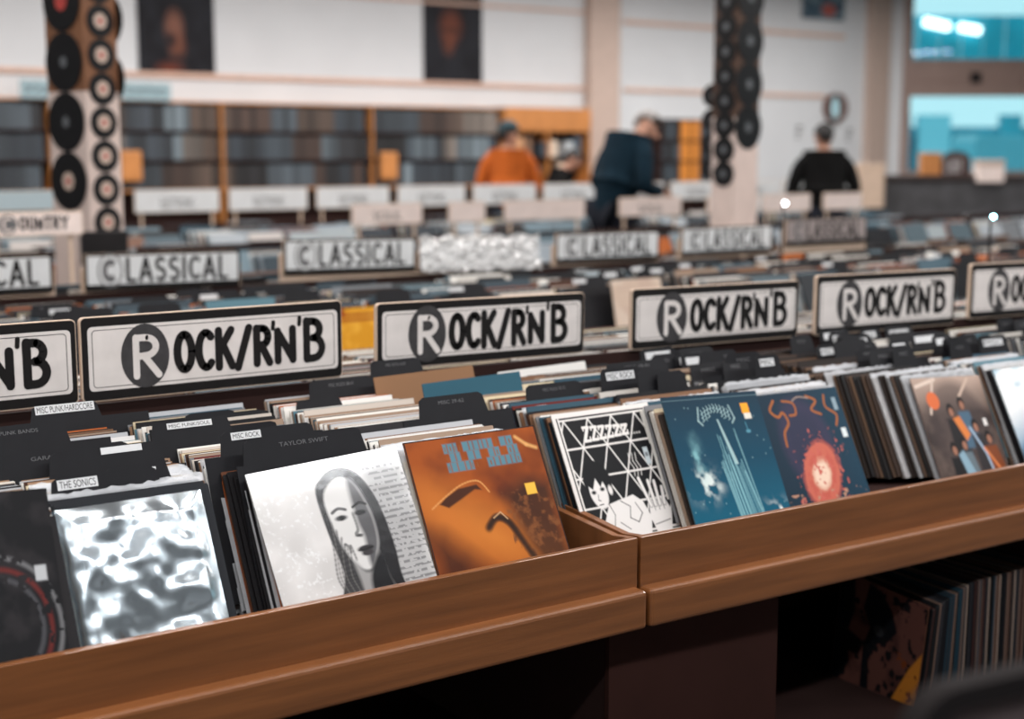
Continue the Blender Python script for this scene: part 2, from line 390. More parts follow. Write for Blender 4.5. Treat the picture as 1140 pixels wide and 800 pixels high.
# outside the window: street building, and tubes added for reflected ceiling lamps
oc = WR @ Vector((s0+6, 9, 0))
b = thing('street_building', 'blue glazed building across the street behind the window', 'building', (WR @ Vector((s0-2, 12, 0))), (0, 0, ANG))
cyan = mat('blue_cladding', (.03, .36, .46), .5, noise=.2, nscale=.8); dcy = mat('dark_blue_glass', (.01, .14, .20), .3, noise=.2, nscale=2)
box('facade', (-6, 0, 0), (16, 6, 2.2), cyan, b)
for k in range(14):
    box('facade_window', (-5.2+k*1.5, -.05, .7+.2*(k % 3)), (-4.3+k*1.5, 0.02, 1.8+.15*(k % 2)), dcy, b)
rb = random.Random(4)
for k in range(18):
    x0 = -5+k*1.05; box('facade_panel', (x0, -.25-.1*(k % 2), 0), (x0+rb.uniform(.4, .9), 0, rb.choice([1.3, 1.9, 2.5, 2.75, 2.9])), rb.choice([cyan, dcy, mat('pale_blue_cladding', (.25, .60, .68), .6)]), b)
v = thing('parked_van', 'pale blue parked van outside the window', 'van', (WR @ Vector((s0+3.1, 6, 0))), (0, 0, ANG))
vm = mat('van_paint', (.12, .42, .5), .4, noise=.05)
bm = bmesh.new(); prism(bm, [(0, .35), (4.2, .35), (4.2, 1.0), (3.6, 1.15), (3.1, 1.85), (.1, 1.95), (0, 1.8)], 0, 1.7); obj('van_body', bm, vm, v, bevel=.05)
bm = bmesh.new(); prism(bm, [(2.2, 1.2), (3.3, 1.2), (2.95, 1.7), (2.2, 1.72)], -.01, 0); obj('van_window', bm, dcy, v)
for x in (.8, 3.4):
    bm = bmesh.new(); cyl(bm, (x, -.02, .33), (0, 1, 0), .33, .2); obj('wheel', bm, M['dark'], v)
bm = bmesh.new()
can = thing('entrance_canopy', 'blue ribbed canopy wall beyond the upper window pane', 'canopy', (WR @ Vector((s0-1.5, 3.2, 0))), (0, 0, ANG))
for k in range(30): bm_box(bm, (k*.42, 0, 2.75), (k*.42+.39, .06+.02*(k % 2), 4.15))
obj('ribbed_panel', bm, mat('canopy_blue', (.02, .40, .52), .45, noise=.25, nscale=1.2), can)
bm = bmesh.new()
for px in (-.02, 12.4): bm_box(bm, (px, .1, 0), (px+.12, .22, 4.15))
obj('canopy_post', bm, M['frame'], can)
for a, b_ in (((1029, 24), (1057, 30)), ((1068, 30), (1091, 34))):
    sA, tA = wx(*a); sB, tB = wx(*b_); zA = wz(*a); zB = wz(*b_)
    k = (tA+3.0)/tA                                   # stand-in tube for a lamp reflection, set 3 m beyond the glass
    pa = CAM+ray(*a)*(tA*k*1.0); pb = CAM+ray(*b_)*(tA*k)
    d = pb-pa; bm = bmesh.new(); cyl(bm, (0, 0, 0), d, .08, d.length, 16)
    o = obj('lamp_reflection_tube', bm, mat('lamp_reflection_glow', (1, 1, 1), .5, emit=((.9, 1, 1), 3.5)), None); o.location = pa
    tag(o, 'added glowing tube for a ceiling lamp reflection in the upper pane, '+('nearer the left frame' if a[0] < 1050 else 'farther from the left frame'), 'lamp', 'added tubes for lamp reflections in the window')

# ------------------------------------------------------------------ record tables
ZP, ZL0, ZL1, ZF = .684, .48, .57, .60       # top of the front panel, ledge bottom and top, bin floor
def make_unit(label, X0, X1, Yf, half, back=True, angle=0, origin=None, group='record tables in the shop', cover=None, div=.94):
    L = X1-X0
    t = thing('record_table', label, 'table', (X0, Yf, 0), (0, 0, angle), group)
    bm = bmesh.new(); prism(bm, [(0, ZL1-.01), (L, ZL1-.01), (L, ZP), (0, ZP)], .0, .018); obj('front_panel', bm, M['wood'], t, bevel=.002)
    box('ledge', (.0, -.038, ZL0), (L, .1, ZL1), M['wood'], t, bevel=.010)
    D = half*2 if back else half
    box('bin_floor', (.0, .018, ZF-.02), (L, D-.018, ZF), M['darkwood'], t)
    for x in (0, L-.018):
        bm = bmesh.new()
        y0, y1 = .018, D-.018
        Mx = Matrix.Translation((x, 0, 0)) @ Matrix.Rotation(pi/2, 4, 'Z')
        prism(bm, [(y0, ZL1-.02), (y1, ZL1-.02), (y1, ZP), (half, ZP+.07), (y0+.05, ZP-.006), (y0, ZP)], -.018, 0, Mx=Mx)
        obj('side_panel', bm, M['wood2'], t, bevel=.0015)
    box('centre_divider', (.018, half-.01, ZF), (L-.018, half+.01, div), M['darkwood'], t)
    if back:
        box('front_panel', (0, D-.018, ZL1-.01), (L, D, ZP), M['wood'], t); box('ledge', (0, D-.1, ZL0), (L, D+.03, ZL1), M['wood'], t, bevel=.012)
    else: box('back_panel', (0, D-.018, ZL1-.01), (L, D, ZP), M['wood'], t)
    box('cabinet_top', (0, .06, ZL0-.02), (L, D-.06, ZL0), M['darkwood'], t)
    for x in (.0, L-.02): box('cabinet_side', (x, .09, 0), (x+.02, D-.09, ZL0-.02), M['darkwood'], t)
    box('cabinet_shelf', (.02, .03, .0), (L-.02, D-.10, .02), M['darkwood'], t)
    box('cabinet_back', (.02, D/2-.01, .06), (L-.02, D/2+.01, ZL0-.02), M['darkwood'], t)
    return t
BK = .030
def yb(Y, X): return Y-BK*max(0, X-2.05)
uA = make_unit('nearest record table unit, filling the lower left of the photo', .38, 2.045, 2.4, 1.0)
aB = -atan(BK)
for i, lab in enumerate(('second record table unit, right of the joint in the wooden front', 'third record table unit at the right end of the front row', 'farthest record table unit of the front row')):
    X = 2.055+i*1.68
    make_unit(lab, X, X+1.665, yb(2.4, X), 1.0, angle=aB)
# closed board under the second unit, left of the shelf with albums
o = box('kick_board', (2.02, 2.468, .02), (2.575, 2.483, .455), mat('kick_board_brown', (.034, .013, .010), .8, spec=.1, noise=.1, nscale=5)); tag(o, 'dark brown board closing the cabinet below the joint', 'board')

# ---- sleeves
def srgb(*c): return lin(c)
PAL = [((225, 222, 216), 9), ((190, 185, 178), 5), ((150, 128, 110), 5), ((120, 88, 66), 4), ((70, 45, 34), 5), ((40, 38, 40), 10), ((26, 26, 28), 10),
       ((50, 78, 92), 5), ((86, 120, 132), 3), ((172, 92, 44), 2), ((96, 34, 30), 2), ((118, 118, 120), 4), ((205, 190, 160), 3)]
PC = [lin(c) for c, w in PAL]; PW = [w for c, w in PAL]
def pick(): return random.choices(PC, PW)[0]
def sleeve_mesh(w=.312, h=.312, t=.0035):
    bm = bmesh.new()
    n = 6                                              # slightly bowed faces, softened corners
    for j in range(n+1):
        pass
    pts = [(0, 0), (w, 0), (w, h-.002), (w-.002, h), (.002, h), (0, h-.002)]
    prism(bm, pts, 0, t); return bm
SM = []
for w, h in ((.312, .312), (.315, .309), (.308, .314)):
    o = obj('record_sleeve', sleeve_mesh(w, h), M['sleeve']); SM.append(o)
def crinkle(w=.318, h=.322, t=.005, seed=0):
    rs = random.Random(seed); bm = bmesh.new(); n = 26
    rows = []
    for z, a in ((.0, 0), (h*.5, .3), (h*.86, .6), (h*.95, 1), (h, 1.2)):
        fr = []; bk = []
        for k in range(n+1):
            x = w*k/n; dy = (rs.random()-.5)*.0016*a; dz = (rs.random()-.5)*.005*a if z == h else 0
            fr.append(bm.verts.new((x, -.0006+dy*.5, z+dz))); bk.append(bm.verts.new((x, t*.8+dy*.5, z+dz)))
        rows.append((fr, bk))
    for (f0, b0), (f1, b1) in zip(rows, rows[1:]):
        for k in range(n):
            bm.faces.new((f0[k], f0[k+1], f1[k+1], f1[k])); bm.faces.new((b0[k], b1[k], b1[k+1], b0[k+1]))
    f, b = rows[-1]
    for k in range(n): bm.faces.new((f[k], f[k+1], b[k+1], b[k]))
    return bm
POLY = [obj('plastic_sleeve', crinkle(seed=k), M['poly'], smooth=False) for k in range(3)]
STV, STF, STC = [], [], []
def stuff_box(x, y, z, w, h, t, th, col, back=False, rz=0):
    s, c = sin(th), cos(th)
    B = len(STV)
    for (a, b_, d) in ((0, 0, 0), (w, 0, 0), (w, t, 0), (0, t, 0), (0, 0, h), (w, 0, h), (w, t, h), (0, t, h)):
        yy = b_*c+d*s; zz = -b_*s+d*c
        if back: yy = -yy
        STV.append((x+a*cos(rz)-yy*sin(rz), y+a*sin(rz)+yy*cos(rz), z+zz+(t*s if True else 0)))
    STF.extend([tuple(B+i for i in f) for f in ((0, 3, 2, 1), (4, 5, 6, 7), (0, 1, 5, 4), (1, 2, 6, 5), (2, 3, 7, 6), (3, 0, 4, 7))])
    STC.extend([col]*8)
NIND = 0
def place_sleeve(X, Yb_, z, th, rz, label, group, roll=0, poly=False):
    global NIND
    NIND += 1
    k = random.randrange(3)
    o = SM[k].copy(); COL.objects.link(o)
    o.location = (X, Yb_, z); o.rotation_mode = 'YXZ'; o.rotation_euler = (-th, roll, rz); o.color = (*pick(), 1)
    tag(o, label, 'record', group)
    if poly:
        p = POLY[random.randrange(3)].copy(); COL.objects.link(p); p.parent = o; p.location = (-.003, 0, 0)
    return o
ZB = .622
# ---- divider cards
def card_bm(w=.312, h=.318, tx=.05, tw=.19, th=.034):
    bm = bmesh.new()
    prism(bm, [(0, 0), (w, 0), (w, h-.014), (tx+tw+.014, h-.014), (tx+tw+.006, h+th*.8), (tx+tw-.006, h+th), (tx+.006, h+th), (tx-.006, h+th*.8), (tx-.014, h-.014), (0, h-.014)], 0, .0016)
    return bm
CARD = {}
def divider(X, Yb_, th, rz, tx, tw, label, txt=None, strip=None, thh=.034, group='black divider cards between the records', z=ZB, lift=0):
    key = (round(tx, 2), round(tw, 2), thh)
    if key not in CARD:
        CARD[key] = obj('divider_card', card_bm(tx=tx, tw=tw, th=thh), M['black']); o = CARD[key]
    else: o = CARD[key].copy(); COL.objects.link(o)
    o.location = (X, Yb_, z+lift); o.rotation_euler = (-th, 0, rz); tag(o, label, 'divider card', group)
    h = .318
    if strip:
        sx0, sx1, sz0, sz1 = strip
        b_ = bmesh.new(); bm_box(b_, (sx0, -.0008, h+sz0), (sx1, -.0001, h+sz1)); s = obj('label_glare_strip', b_, M['label'], o); s['label'] = 'white strip for paper label and painted plastic glare'
        if txt:
            b_ = bmesh.new(); text_bm(b_, txt, sx0+.004, h+sz0+.003, sx1-sx0-.008, sz1-sz0-.006, -.0010); obj('lettering', b_, M['ink'], s)
    elif txt:
        b_ = bmesh.new(); text_bm(b_, txt, tx+tw*.28, h+thh*.42, tw*.44, thh*.24, -.0004); s = obj('lettering', b_, M['greylabel'], o); s['label'] = 'pale grey printed lettering'
    return o

# ---- printed covers
def art_portrait():
    a = Art(240, (196, 193, 191)); a.cloud((214, 211, 209), .3, .8, 4, 1)
    # generic high-contrast studio portrait in greys
    a.poly([(.70, .10), (1, .06), (1, 1), (.74, 1)], (150, 150, 151), .10, .7)
    for k in range(24):
        v0 = .10+k*.036
        m = a.sd(np.abs(a.v-v0-.01*a.u)-.008, .006)*(a.u > .73+.03*(k % 3))*(a.noise(70, k+10, oct=1) > .42); a.mix(m*.6, (74, 74, 76))
    a.rect(.84, .86, .985, .97, (44, 44, 46), .012, .75)
    HB = (34, 33, 35)
    a.poly([(.39, .20), (.44, .12), (.54, .07), (.66, .10), (.74, .22), (.78, .40), (.79, .62), (.78, .80), (.82, .94), (.9, 1), (.34, 1), (.36, .86), (.42, .70), (.395, .45)], HB, .012, 1, True)
    a.poly([(.43, .24), (.50, .15), (.58, .13), (.66, .20), (.705, .38), (.70, .54), (.66, .64), (.60, .71), (.53, .69), (.47, .58), (.44, .44)], (206, 204, 202), .018, 1, True)
    a.poly([(.61, .14), (.66, .20), (.705, .38), (.70, .54), (.66, .64), (.615, .70), (.60, .66), (.615, .52), (.60, .42), (.60, .28)], (84, 83, 85), .035, 1, True)
    a.poly([(.50, .64), (.56, .72), (.63, .71), (.68, .62), (.70, .80), (.76, .92), (.80, 1), (.46, 1), (.51, .82)], (150, 148, 147), .03, 1, True)
    a.poly([(.60, .72), (.70, .62), (.72, .84), (.86, .95), (.94, 1), (.60, 1), (.57, .84)], (30, 30, 32), .03, 1, True)
    for k in range(7):                                   # locks of hair down the left side
        u = .37+k*.018
        a.curve([(u+.045, .34+.05*k), (u+.03, .55), (u+.005, .72), (u+.03, .84), (u-.005+.01*k, 1)], .008, (104, 102, 101) if k % 2 else (74, 73, 74), .016, .7)
    a.ell(.505, .375, .040, .017, (70, 69, 70), 0, .01); a.ell(.508, .375, .016, .014, (16, 16, 17)); a.curve([(.455, .335), (.50, .315), (.548, .330)], .014, (70, 68, 68), .012)
    a.ell(.635, .365, .038, .016, (22, 22, 23), 0, .01); a.curve([(.595, .325), (.645, .305), (.685, .322)], .013, (28, 27, 28), .01)
    a.curve([(.585, .36), (.588, .46), (.568, .49), (.60, .505)], .012, (116, 115, 114), .016); a.ell(.585, .50, .022, .007, (60, 60, 60), 0, .01)
    a.ell(.60, .585, .052, .020, (42, 39, 41), 0, .01); a.ell(.605, .612, .038, .018, (54, 50, 52), 0, .01); a.line([(.552, .588), (.60, .594), (.65, .584)], .006, (14, 14, 14))
    a.cloud((226, 226, 226), .62, .75, 40, 9, mask=(a.u < .34)*.5)
    return a
def art_orange():
    a = Art(200, (150, 72, 20)); a.cloud((100, 42, 14), .35, .75, 3, 2)
    a.ell(.45, .66, .46, .16, (196, 116, 44), 34, .28, .85); a.ell(.18, .5, .25, .09, (190, 108, 40), 50, .12, .6)
    a.poly([(0, .6), (.12, .62), (.34, .85), (.5, 1.0), (0, 1)], (62, 28, 12), .2, .9)
    a.poly([(.14, .42), (.2, .38), (.3, .34), (.44, .33), (.47, .37), (.42, .36), (.3, .41), (.2, .45)], (66, 32, 14), .012)
    a.curve([(.08, .44), (.2, .375), (.34, .315), (.46, .31), (.52, .39)], .008, (206, 140, 78), .01)
    a.poly([(.62, .42), (.80, .34), (1, .38), (1, 1), (.82, 1), (.72, .8), (.66, .62)], (46, 28, 18), .12, .85)
    a.cloud((120, 70, 36), .55, .7, 24, 4, mask=(a.u > .6)*(a.v > .4)*.6)
    a.curve([(.44, .62), (.52, .56), (.6, .60), (.66, .72), (.74, .9)], .04, (40, 24, 16), .03, .8); a.line([(.5, .56), (.56, .53), (.6, .58)], .008, (190, 150, 110))
    rs = random.Random(3)
    for r_ in range(3):                                  # blue worn block letters
        u = .27
        while u < .80:
            w = rs.uniform(.02, .05); v0 = .045+r_*.062
            if rs.random() < .86 and not (r_ == 2 and (.47 < u < .54)): a.rect(u, v0, u+w, v0+.062, (84, 124, 138), .012)
            if rs.random() < .5: a.rect(u+w*.4, v0+.02, u+w*.6, v0+.05, (130, 76, 40), .006)
            u += w+.008
    a.line([(.83, .06), (.9, .12), (.97, .15)], .02, (216, 160, 96), .02)
    a.rect(.80, .375, .88, .45, (236, 178, 66), .008)
    a.mix(((a.u < .006) | (a.u > .994) | (a.v < .008)).astype(float), (40, 28, 24))
    return a
def art_comic():
    a = Art(260, (226, 220, 216)); a.rect(.035, .035, .965, .975, (24, 24, 26)); a.rect(.048, .048, .952, .962, (224, 220, 216)); a.rect(.062, .062, .938, .95, (26, 26, 28))
    W = (226, 222, 218)
    for v in (.27, .49, .71, .93): a.line([(.062, v), (.938, v)], .014, W)
    q = .2425
    vs_ = (.062, .27, .49, .71, .93)
    for r_ in range(4):
        off = .10 if r_ % 2 == 0 else .10+q/2-q
        for k in range(-1, 5):
            u = off+k*q
            u1 = u+q/2; 
            for e in (u1, u-q/2): a.line([(u, vs_[r_]), (e, vs_[r_+1])], .012, W)
    a.rect(0, 0, .035, 1, (226, 220, 216)); a.rect(.965, 0, 1, 1, (226, 220, 216)); a.rect(.035, .035, .048, .975, (24, 24, 26)); a.rect(.952, .035, .965, .975, (24, 24, 26))
    a.rect(.048, .035, .062, .975, (224, 220, 216)); a.rect(.938, .035, .952, .975, (224, 220, 216))
    for k in range(6):                                   # zzzzzz....
        u = .26+k*.078; v = .125+.004*k; h = .10-.007*k
        a.line([(u+.008, v), (u+.06, v), (u, v+h), (u+.055, v+h)], .021, W, .006); a.line([(u+.008, v), (u+.008, v+.02)], .012, W); a.line([(u+.055, v+h), (u+.058, v+h-.025)], .012, W)
    for k in range(4): a.ell(.745+k*.026, .215, .006, .006, W)
    K = (22, 22, 24); S = (226, 222, 219)
    a.poly([(.30, .70), (.42, .68), (.56, .66), (.64, .72), (.68, .84), (.62, 1), (.12, 1), (.2, .84)], S, .008)      # shirt and arm
    a.ell(.255, .53, .135, .16, K); a.ell(.235, .60, .085, .125, S, -8)
    a.poly([(.12, .50), (.18, .42), (.30, .40), (.36, .50), (.35, .60), (.31, .52), (.27, .57), (.24, .50), (.19, .58), (.155, .55), (.14, .66)], K, .008)
    a.ell(.355, .60, .02, .034, S); a.ell(.19, .60, .022, .014, K); a.ell(.28, .585, .022, .014, K); a.line([(.225, .62), (.215, .66), (.235, .665)], .006, K); a.line([(.21, .695), (.25, .692)], .007, K)
    a.line([(.30, .70), (.33, .78), (.28, .9)], .006, K); a.line([(.42, .69), (.50, .74), (.47, .82), (.54, .86), (.6, .80), (.56, .72)], .007, K); a.line([(.36, .84), (.44, .9)], .006, K)
    # raised hand: palm, four fingers and a thumb
    a.poly([(.70, .72), (.86, .70), (.90, .82), (.84, .98), (.70, .98), (.67, .84)], S)
    for u0, u1, v1 in ((.71, .665, .55), (.755, .75, .58), (.80, .81, .59), (.85, .87, .64)):
        a.line([(u0, .76), (u1, v1)], .036, K); a.line([(u0, .76), (u1, v1)], .028, S)
    a.line([(.71, .88), (.63, .80)], .034, S)
    for u0, u1 in ((.735, .74), (.78, .785), (.825, .835)): a.line([(u0, .72), (u1, .80)], .005, K)
    a.line([(.70, .9), (.86, .88)], .006, K)
    for k in range(3): a.line([(.64+k*.035, .36), (.63+k*.035, .42), (.655+k*.035, .47), (.64+k*.035, .53)], .006, W)
    a.rect(.80, .33, .85, .46, (190, 200, 204)); a.rect(.81, .37, .84, .40, (120, 126, 130))
    return a
def art_teal():
    a = Art(220, (8, 62, 84)); a.mix(np.clip(.6-a.v*1.3, 0, 1)*1.3, (20, 40, 54)); a.mix(np.clip(a.v-.5, 0, 1)*1.3, (8, 98, 124))
    W = (176, 206, 206)
    for r_ in range(3):
        for k in range(9):
            u = .36+k*.034; v = .10+.028*r_+.0035*(k-4)**2*.7
            if r_ == 2 and 2 < k < 6: continue
            a.line([(u, v-.018), (u+.014, v+.004), (u-.004, v+.016)], .006, W, .006, .75)
    for s_ in (-1, 1): a.line([(.5+s_*.16, .10), (.5+s_*.19, .2), (.5+s_*.155, .235)], .012, W, .01, .7); 
    a.poly([(.5, .2), (.515, .2), (.60, .55), (.56, .55)], W, .01, .75)
    for k in range(26):
        rs = random.Random(k); u0 = .40+rs.random()*.26; v0 = .28+rs.random()*.35
        a.line([(u0, v0), (u0+.05+.1*(u0-.4), 1.0)], .004+.008*rs.random(), (140, 190, 196), .008, .55)
    a.cloud((210, 220, 216), .5, .68, 9, 5, mask=np.exp(-((a.u-.20)/.12)**2-((a.v-.68)/.09)**2)*1.6)
    a.cloud((222, 228, 224), .45, .6, 10, 8, mask=np.exp(-((a.u-.86)/.12)**2-((a.v-.95)/.07)**2)*1.7)
    a.cloud((120, 170, 176), .5, .7, 8, 11, mask=np.exp(-((a.u-.2)/.05)**2-((a.v-.5)/.14)**2))
    for k in range(26):
        rs = random.Random(k+90); a.ell(rs.random(), rs.random(), .005, .005, (150, 186, 190), soft=.008, k=.6)
    a.rect(.79, .09, .87, .17, (240, 160, 40)); a.rect(.80, .17, .875, .215, (220, 214, 200)); a.ell(.80, .31, .022, .012, (90, 150, 170)); a.line([(.79, .24), (.80, .31)], .008, (70, 130, 150))
    a.mix(((a.v > .028) & (a.v < .034)).astype(float)*.6, (120, 150, 158))
    return a
def art_galaxy():
    a = Art(220, (22, 44, 60)); a.mix(np.clip(a.u-.5, 0, 1)*.8, (12, 66, 88))
    a.ell(.46, .46, .30, .40, (58, 52, 76), -8, .10, .8); a.ell(.46, .46, .22, .3, (40, 46, 66), -8, .1, .6)
    O = (158, 92, 50)
    a.curve([(.20, .06), (.13, .14), (.20, .2), (.27, .17), (.30, .26), (.22, .34), (.20, .45)], .022, O, .01); a.curve([(.30, .07), (.42, .10), (.42, .19), (.34, .2)], .018, O, .01)
    a.curve([(.60, .05), (.70, .10), (.62, .17), (.72, .22)], .02, O, .01); a.curve([(.82, .06), (.80, .16), (.90, .24), (.86, .33)], .02, O, .01); a.curve([(.42, .08), (.5, .05), (.62, .07)], .01, (150, 130, 120), .01)
    n = a.noise(16, 4)
    th = np.arctan2(a.v-.74, a.u-.5); rr = np.hypot((a.u-.5+.25*(a.v-.74))/.215, (a.v-.72)/.27)+.10*(n-.5)*2
    a.mix(a.sd(rr-1.12, .1)*(n > .47)*.8, (160, 78, 70)); a.mix(a.sd(rr-.98, .08), (190, 98, 80)); a.mix(a.sd(rr-.80, .1)*(n > .42)*.7, (182, 84, 72))
    a.mix(a.sd(rr-.52, .12), (206, 150, 126)); a.mix(a.sd(rr-.42, .2)*.8, (232, 208, 186))
    a.cloud((190, 96, 84), .66, .72, 22, 6, mask=a.sd(rr-1.5, .4))
    a.cloud((176, 132, 110), .66, .74, 20, 16, mask=(a.v > .85)*.9)
    a.rect(.90, .09, .95, .20, (150, 170, 180), .01, .8); a.rect(.90, .36, .96, .44, (214, 222, 222))
    return a
def art_band():
    a = Art(200, (88, 74, 68)); a.cloud((52, 42, 40), .35, .7, 5, 3); 
    a.mix(np.clip(.35-a.v, 0, 1)*3, (176, 152, 138)); a.ell(.5, .5, .42, .46, (70, 58, 56), 0, .1, .6)
    a.line([(.04, .08), (.32, .02)], .035, (210, 190, 176)); a.line([(.3, .02), (.14, .34)], .03, (200, 180, 166)); a.line([(.8, .03), (.6, .2)], .03, (190, 166, 150))
    a.ell(.22, .22, .085, .085, (206, 104, 60))
    figs = [(.42, .30, (40, 32, 30)), (.60, .24, (120, 96, 84)), (.70, .46, (150, 116, 98)), (.46, .62, (30, 26, 28)), (.84, .58, (60, 52, 56)), (.30, .66, (34, 30, 30))]
    for k, (u, v, c) in enumerate(figs):
        a.poly([(u-.08, v+.1), (u+.08, v+.1), (u+.14, v+.45), (u-.10, v+.45)], [(30, 27, 28), (70, 96, 116), (44, 40, 42), (96, 110, 118), (120, 62, 32), (22, 20, 22)][k], .03)
        a.ell(u, v+.02, .05, .065, (24, 20, 20)); a.ell(u+.005, v+.04, .032, .042, (150, 104, 84))
    a.poly([(.42, .40), (.52, .38), (.60, .56), (.52, .62)], (206, 120, 60), .02)
    a.poly([(.34, .74), (.42, .7), (.54, 1), (.40, 1)], (130, 160, 176), .02); a.line([(.62, .5), (.74, .75), (.78, 1)], .03, (150, 170, 190)); a.line([(.74, .7), (.92, .98)], .03, (206, 120, 70))
    a.rect(.84, .42, .89, .49, (224, 220, 216))
    return a
def art_plain(seed, base, blobs, n=70):
    a = Art(n, base); rs = random.Random(seed)
    a.cloud(blobs[0], .45, .65, 3+seed % 3, seed)
    for k in range(5):
        a.ell(rs.random(), rs.random(), .05+.15*rs.random(), .05+.12*rs.random(), blobs[(k+1) % len(blobs)], rs.random()*90, .05)
    for k in range(2): a.line([(.1, .1+.07*k), (.4+.4*rs.random(), .1+.07*k)], .03, blobs[-1])
    return a
# front row: name, TL and TR of the top edge on the photo, depth of the top edge, lean
FR = [
 dict(tl=(-150, 560), tr=(30, 546), Y=2.56, th=27, art='dark', label='dark record cover with faint red and white arc at the left edge'),
 dict(tl=(60, 569), tr=(222, 545), Y=2.60, th=27, art='foil'),
 dict(tl=(281, 527), tr=(448, 493), Y=2.605, th=29, art=art_portrait, m='artgloss', label='black and white portrait record cover in glossy plastic'),
 dict(tl=(449, 493), tr=(594, 473), Y=2.60, th=28, art=art_orange, m='artmid', label='orange brown desert record cover with blue block letters'),
 dict(tl=(612, 462), tr=(717, 447), Y=2.76, th=29, art=art_comic, m='artmid', label='black and white comic record cover reading zzzzzz with triangle lattice'),
 dict(tl=(730, 443), tr=(833, 435), Y=2.68, th=28, art=art_teal, m='artmid', label='teal record cover with pale streaks, clouds and orange sticker'),
 dict(tl=(837, 441), tr=(925, 430), Y=2.72, th=28, art=art_galaxy, m='artmid', label='dark blue record cover with glowing coral ring'),
 dict(tl=(1008, 422), tr=(1082, 418), Y=2.70, th=28, art=art_band, m='artmid', label='brown group collage record cover with orange spots'),
 dict(tl=(1104, 412), tr=(1176, 408), Y=2.66, th=28, art='white', m='artgloss', label='white and pale blue record cover at the right edge'),
]
cols = []          # x, width, bottom y, theta, rz, name of the front one
for i, d in enumerate(FR):
    Y = d['Y']; A = at(*d['tl'], Y); B = at(*d['tr'], Y); th = radians(d['th']); w = (B-A).length
    w = min(max(w, .29), .352); h = .318
    rz = aB if A.x > 2.06 else 0
    roll = -atan2(B.z-A.z, B.x-A.x) if i < 8 else 0
    h = (A.z-(ZF+.004))/cos(th); h = min(max(h, .30), .35)
    loc = (A.x, Y-h*sin(th), A.z-h*cos(th)); rot = (-th, roll*.9, rz)
    if d['art'] == 'foil':
        a = Art(120, (186, 196, 202)); n1 = a.noise(3, 21, oct=2, su=1.5); n2 = a.noise(5, 23, oct=2, su=.6)
        env = np.clip(np.minimum(np.minimum(a.u, 1-a.u), np.minimum(a.v, 1-a.v))*9, 0, 1)
        disp = -.003-(.015*n1+.009*n2+.0016*a.noise(14, 5, oct=1)+.004)*env
        o = art_sleeve('foil_bag', a, w, h, .004, attr_mat('silver_foil', .25, .5, metal=1, bump=.05, bscale=24), disp)
        tag(o, 'crumpled silver foil record bag leaning at the front of the bin', 'foil bag')
    else:
        if d['art'] == 'dark':
            a = Art(160, (26, 26, 28)); a.cloud((40, 38, 40), .5, .7, 5, 3)
            n = a.noise(20, 4)
            for r_, c in ((.30, (110, 40, 36)), (.36, (120, 120, 122)), (.25, (80, 80, 84))):
                rr = np.hypot(a.u-.62, a.v-.70); a.mix(a.sd(np.abs(rr-r_)-.012, .02)*(n > .42)*.7, c)
            a.rect(.86, .40, .93, .48, (176, 178, 180))
        elif d['art'] == 'white':
            a = Art(120, (236, 238, 238)); a.mix(np.clip((a.v-.42+.3*a.u)*2.2, 0, 1), (40, 120, 160)); a.mix(np.clip((a.v-.7+.3*a.u)*2.5, 0, 1), (20, 50, 76))
            a.cloud((120, 170, 190), .55, .7, 5, 4, mask=.5)
        else: a = d['art']()
        o = art_sleeve('record_sleeve', a, w, h, .004, M[d.get('m', 'art')])
        tag(o, d['label'], 'record')
    o.location = loc; o.rotation_euler = rot
    cols.append([A.x, w, loc[1], th, rz, i, loc[2]])
NM = ['dark cover at the left edge', 'silver foil bag', 'black and white portrait cover', 'orange brown cover', 'black and white comic cover', 'teal cover', 'coral ring cover', 'brown group cover', 'white and blue cover']
cols.append([4.17, .315, 2.46, radians(27), aB, 9, ZB]); cols.append([4.53, .315, 2.44, radians(27), aB, 10, ZB]); cols.append([4.9, .315, 2.43, radians(27), aB, 11, ZB])
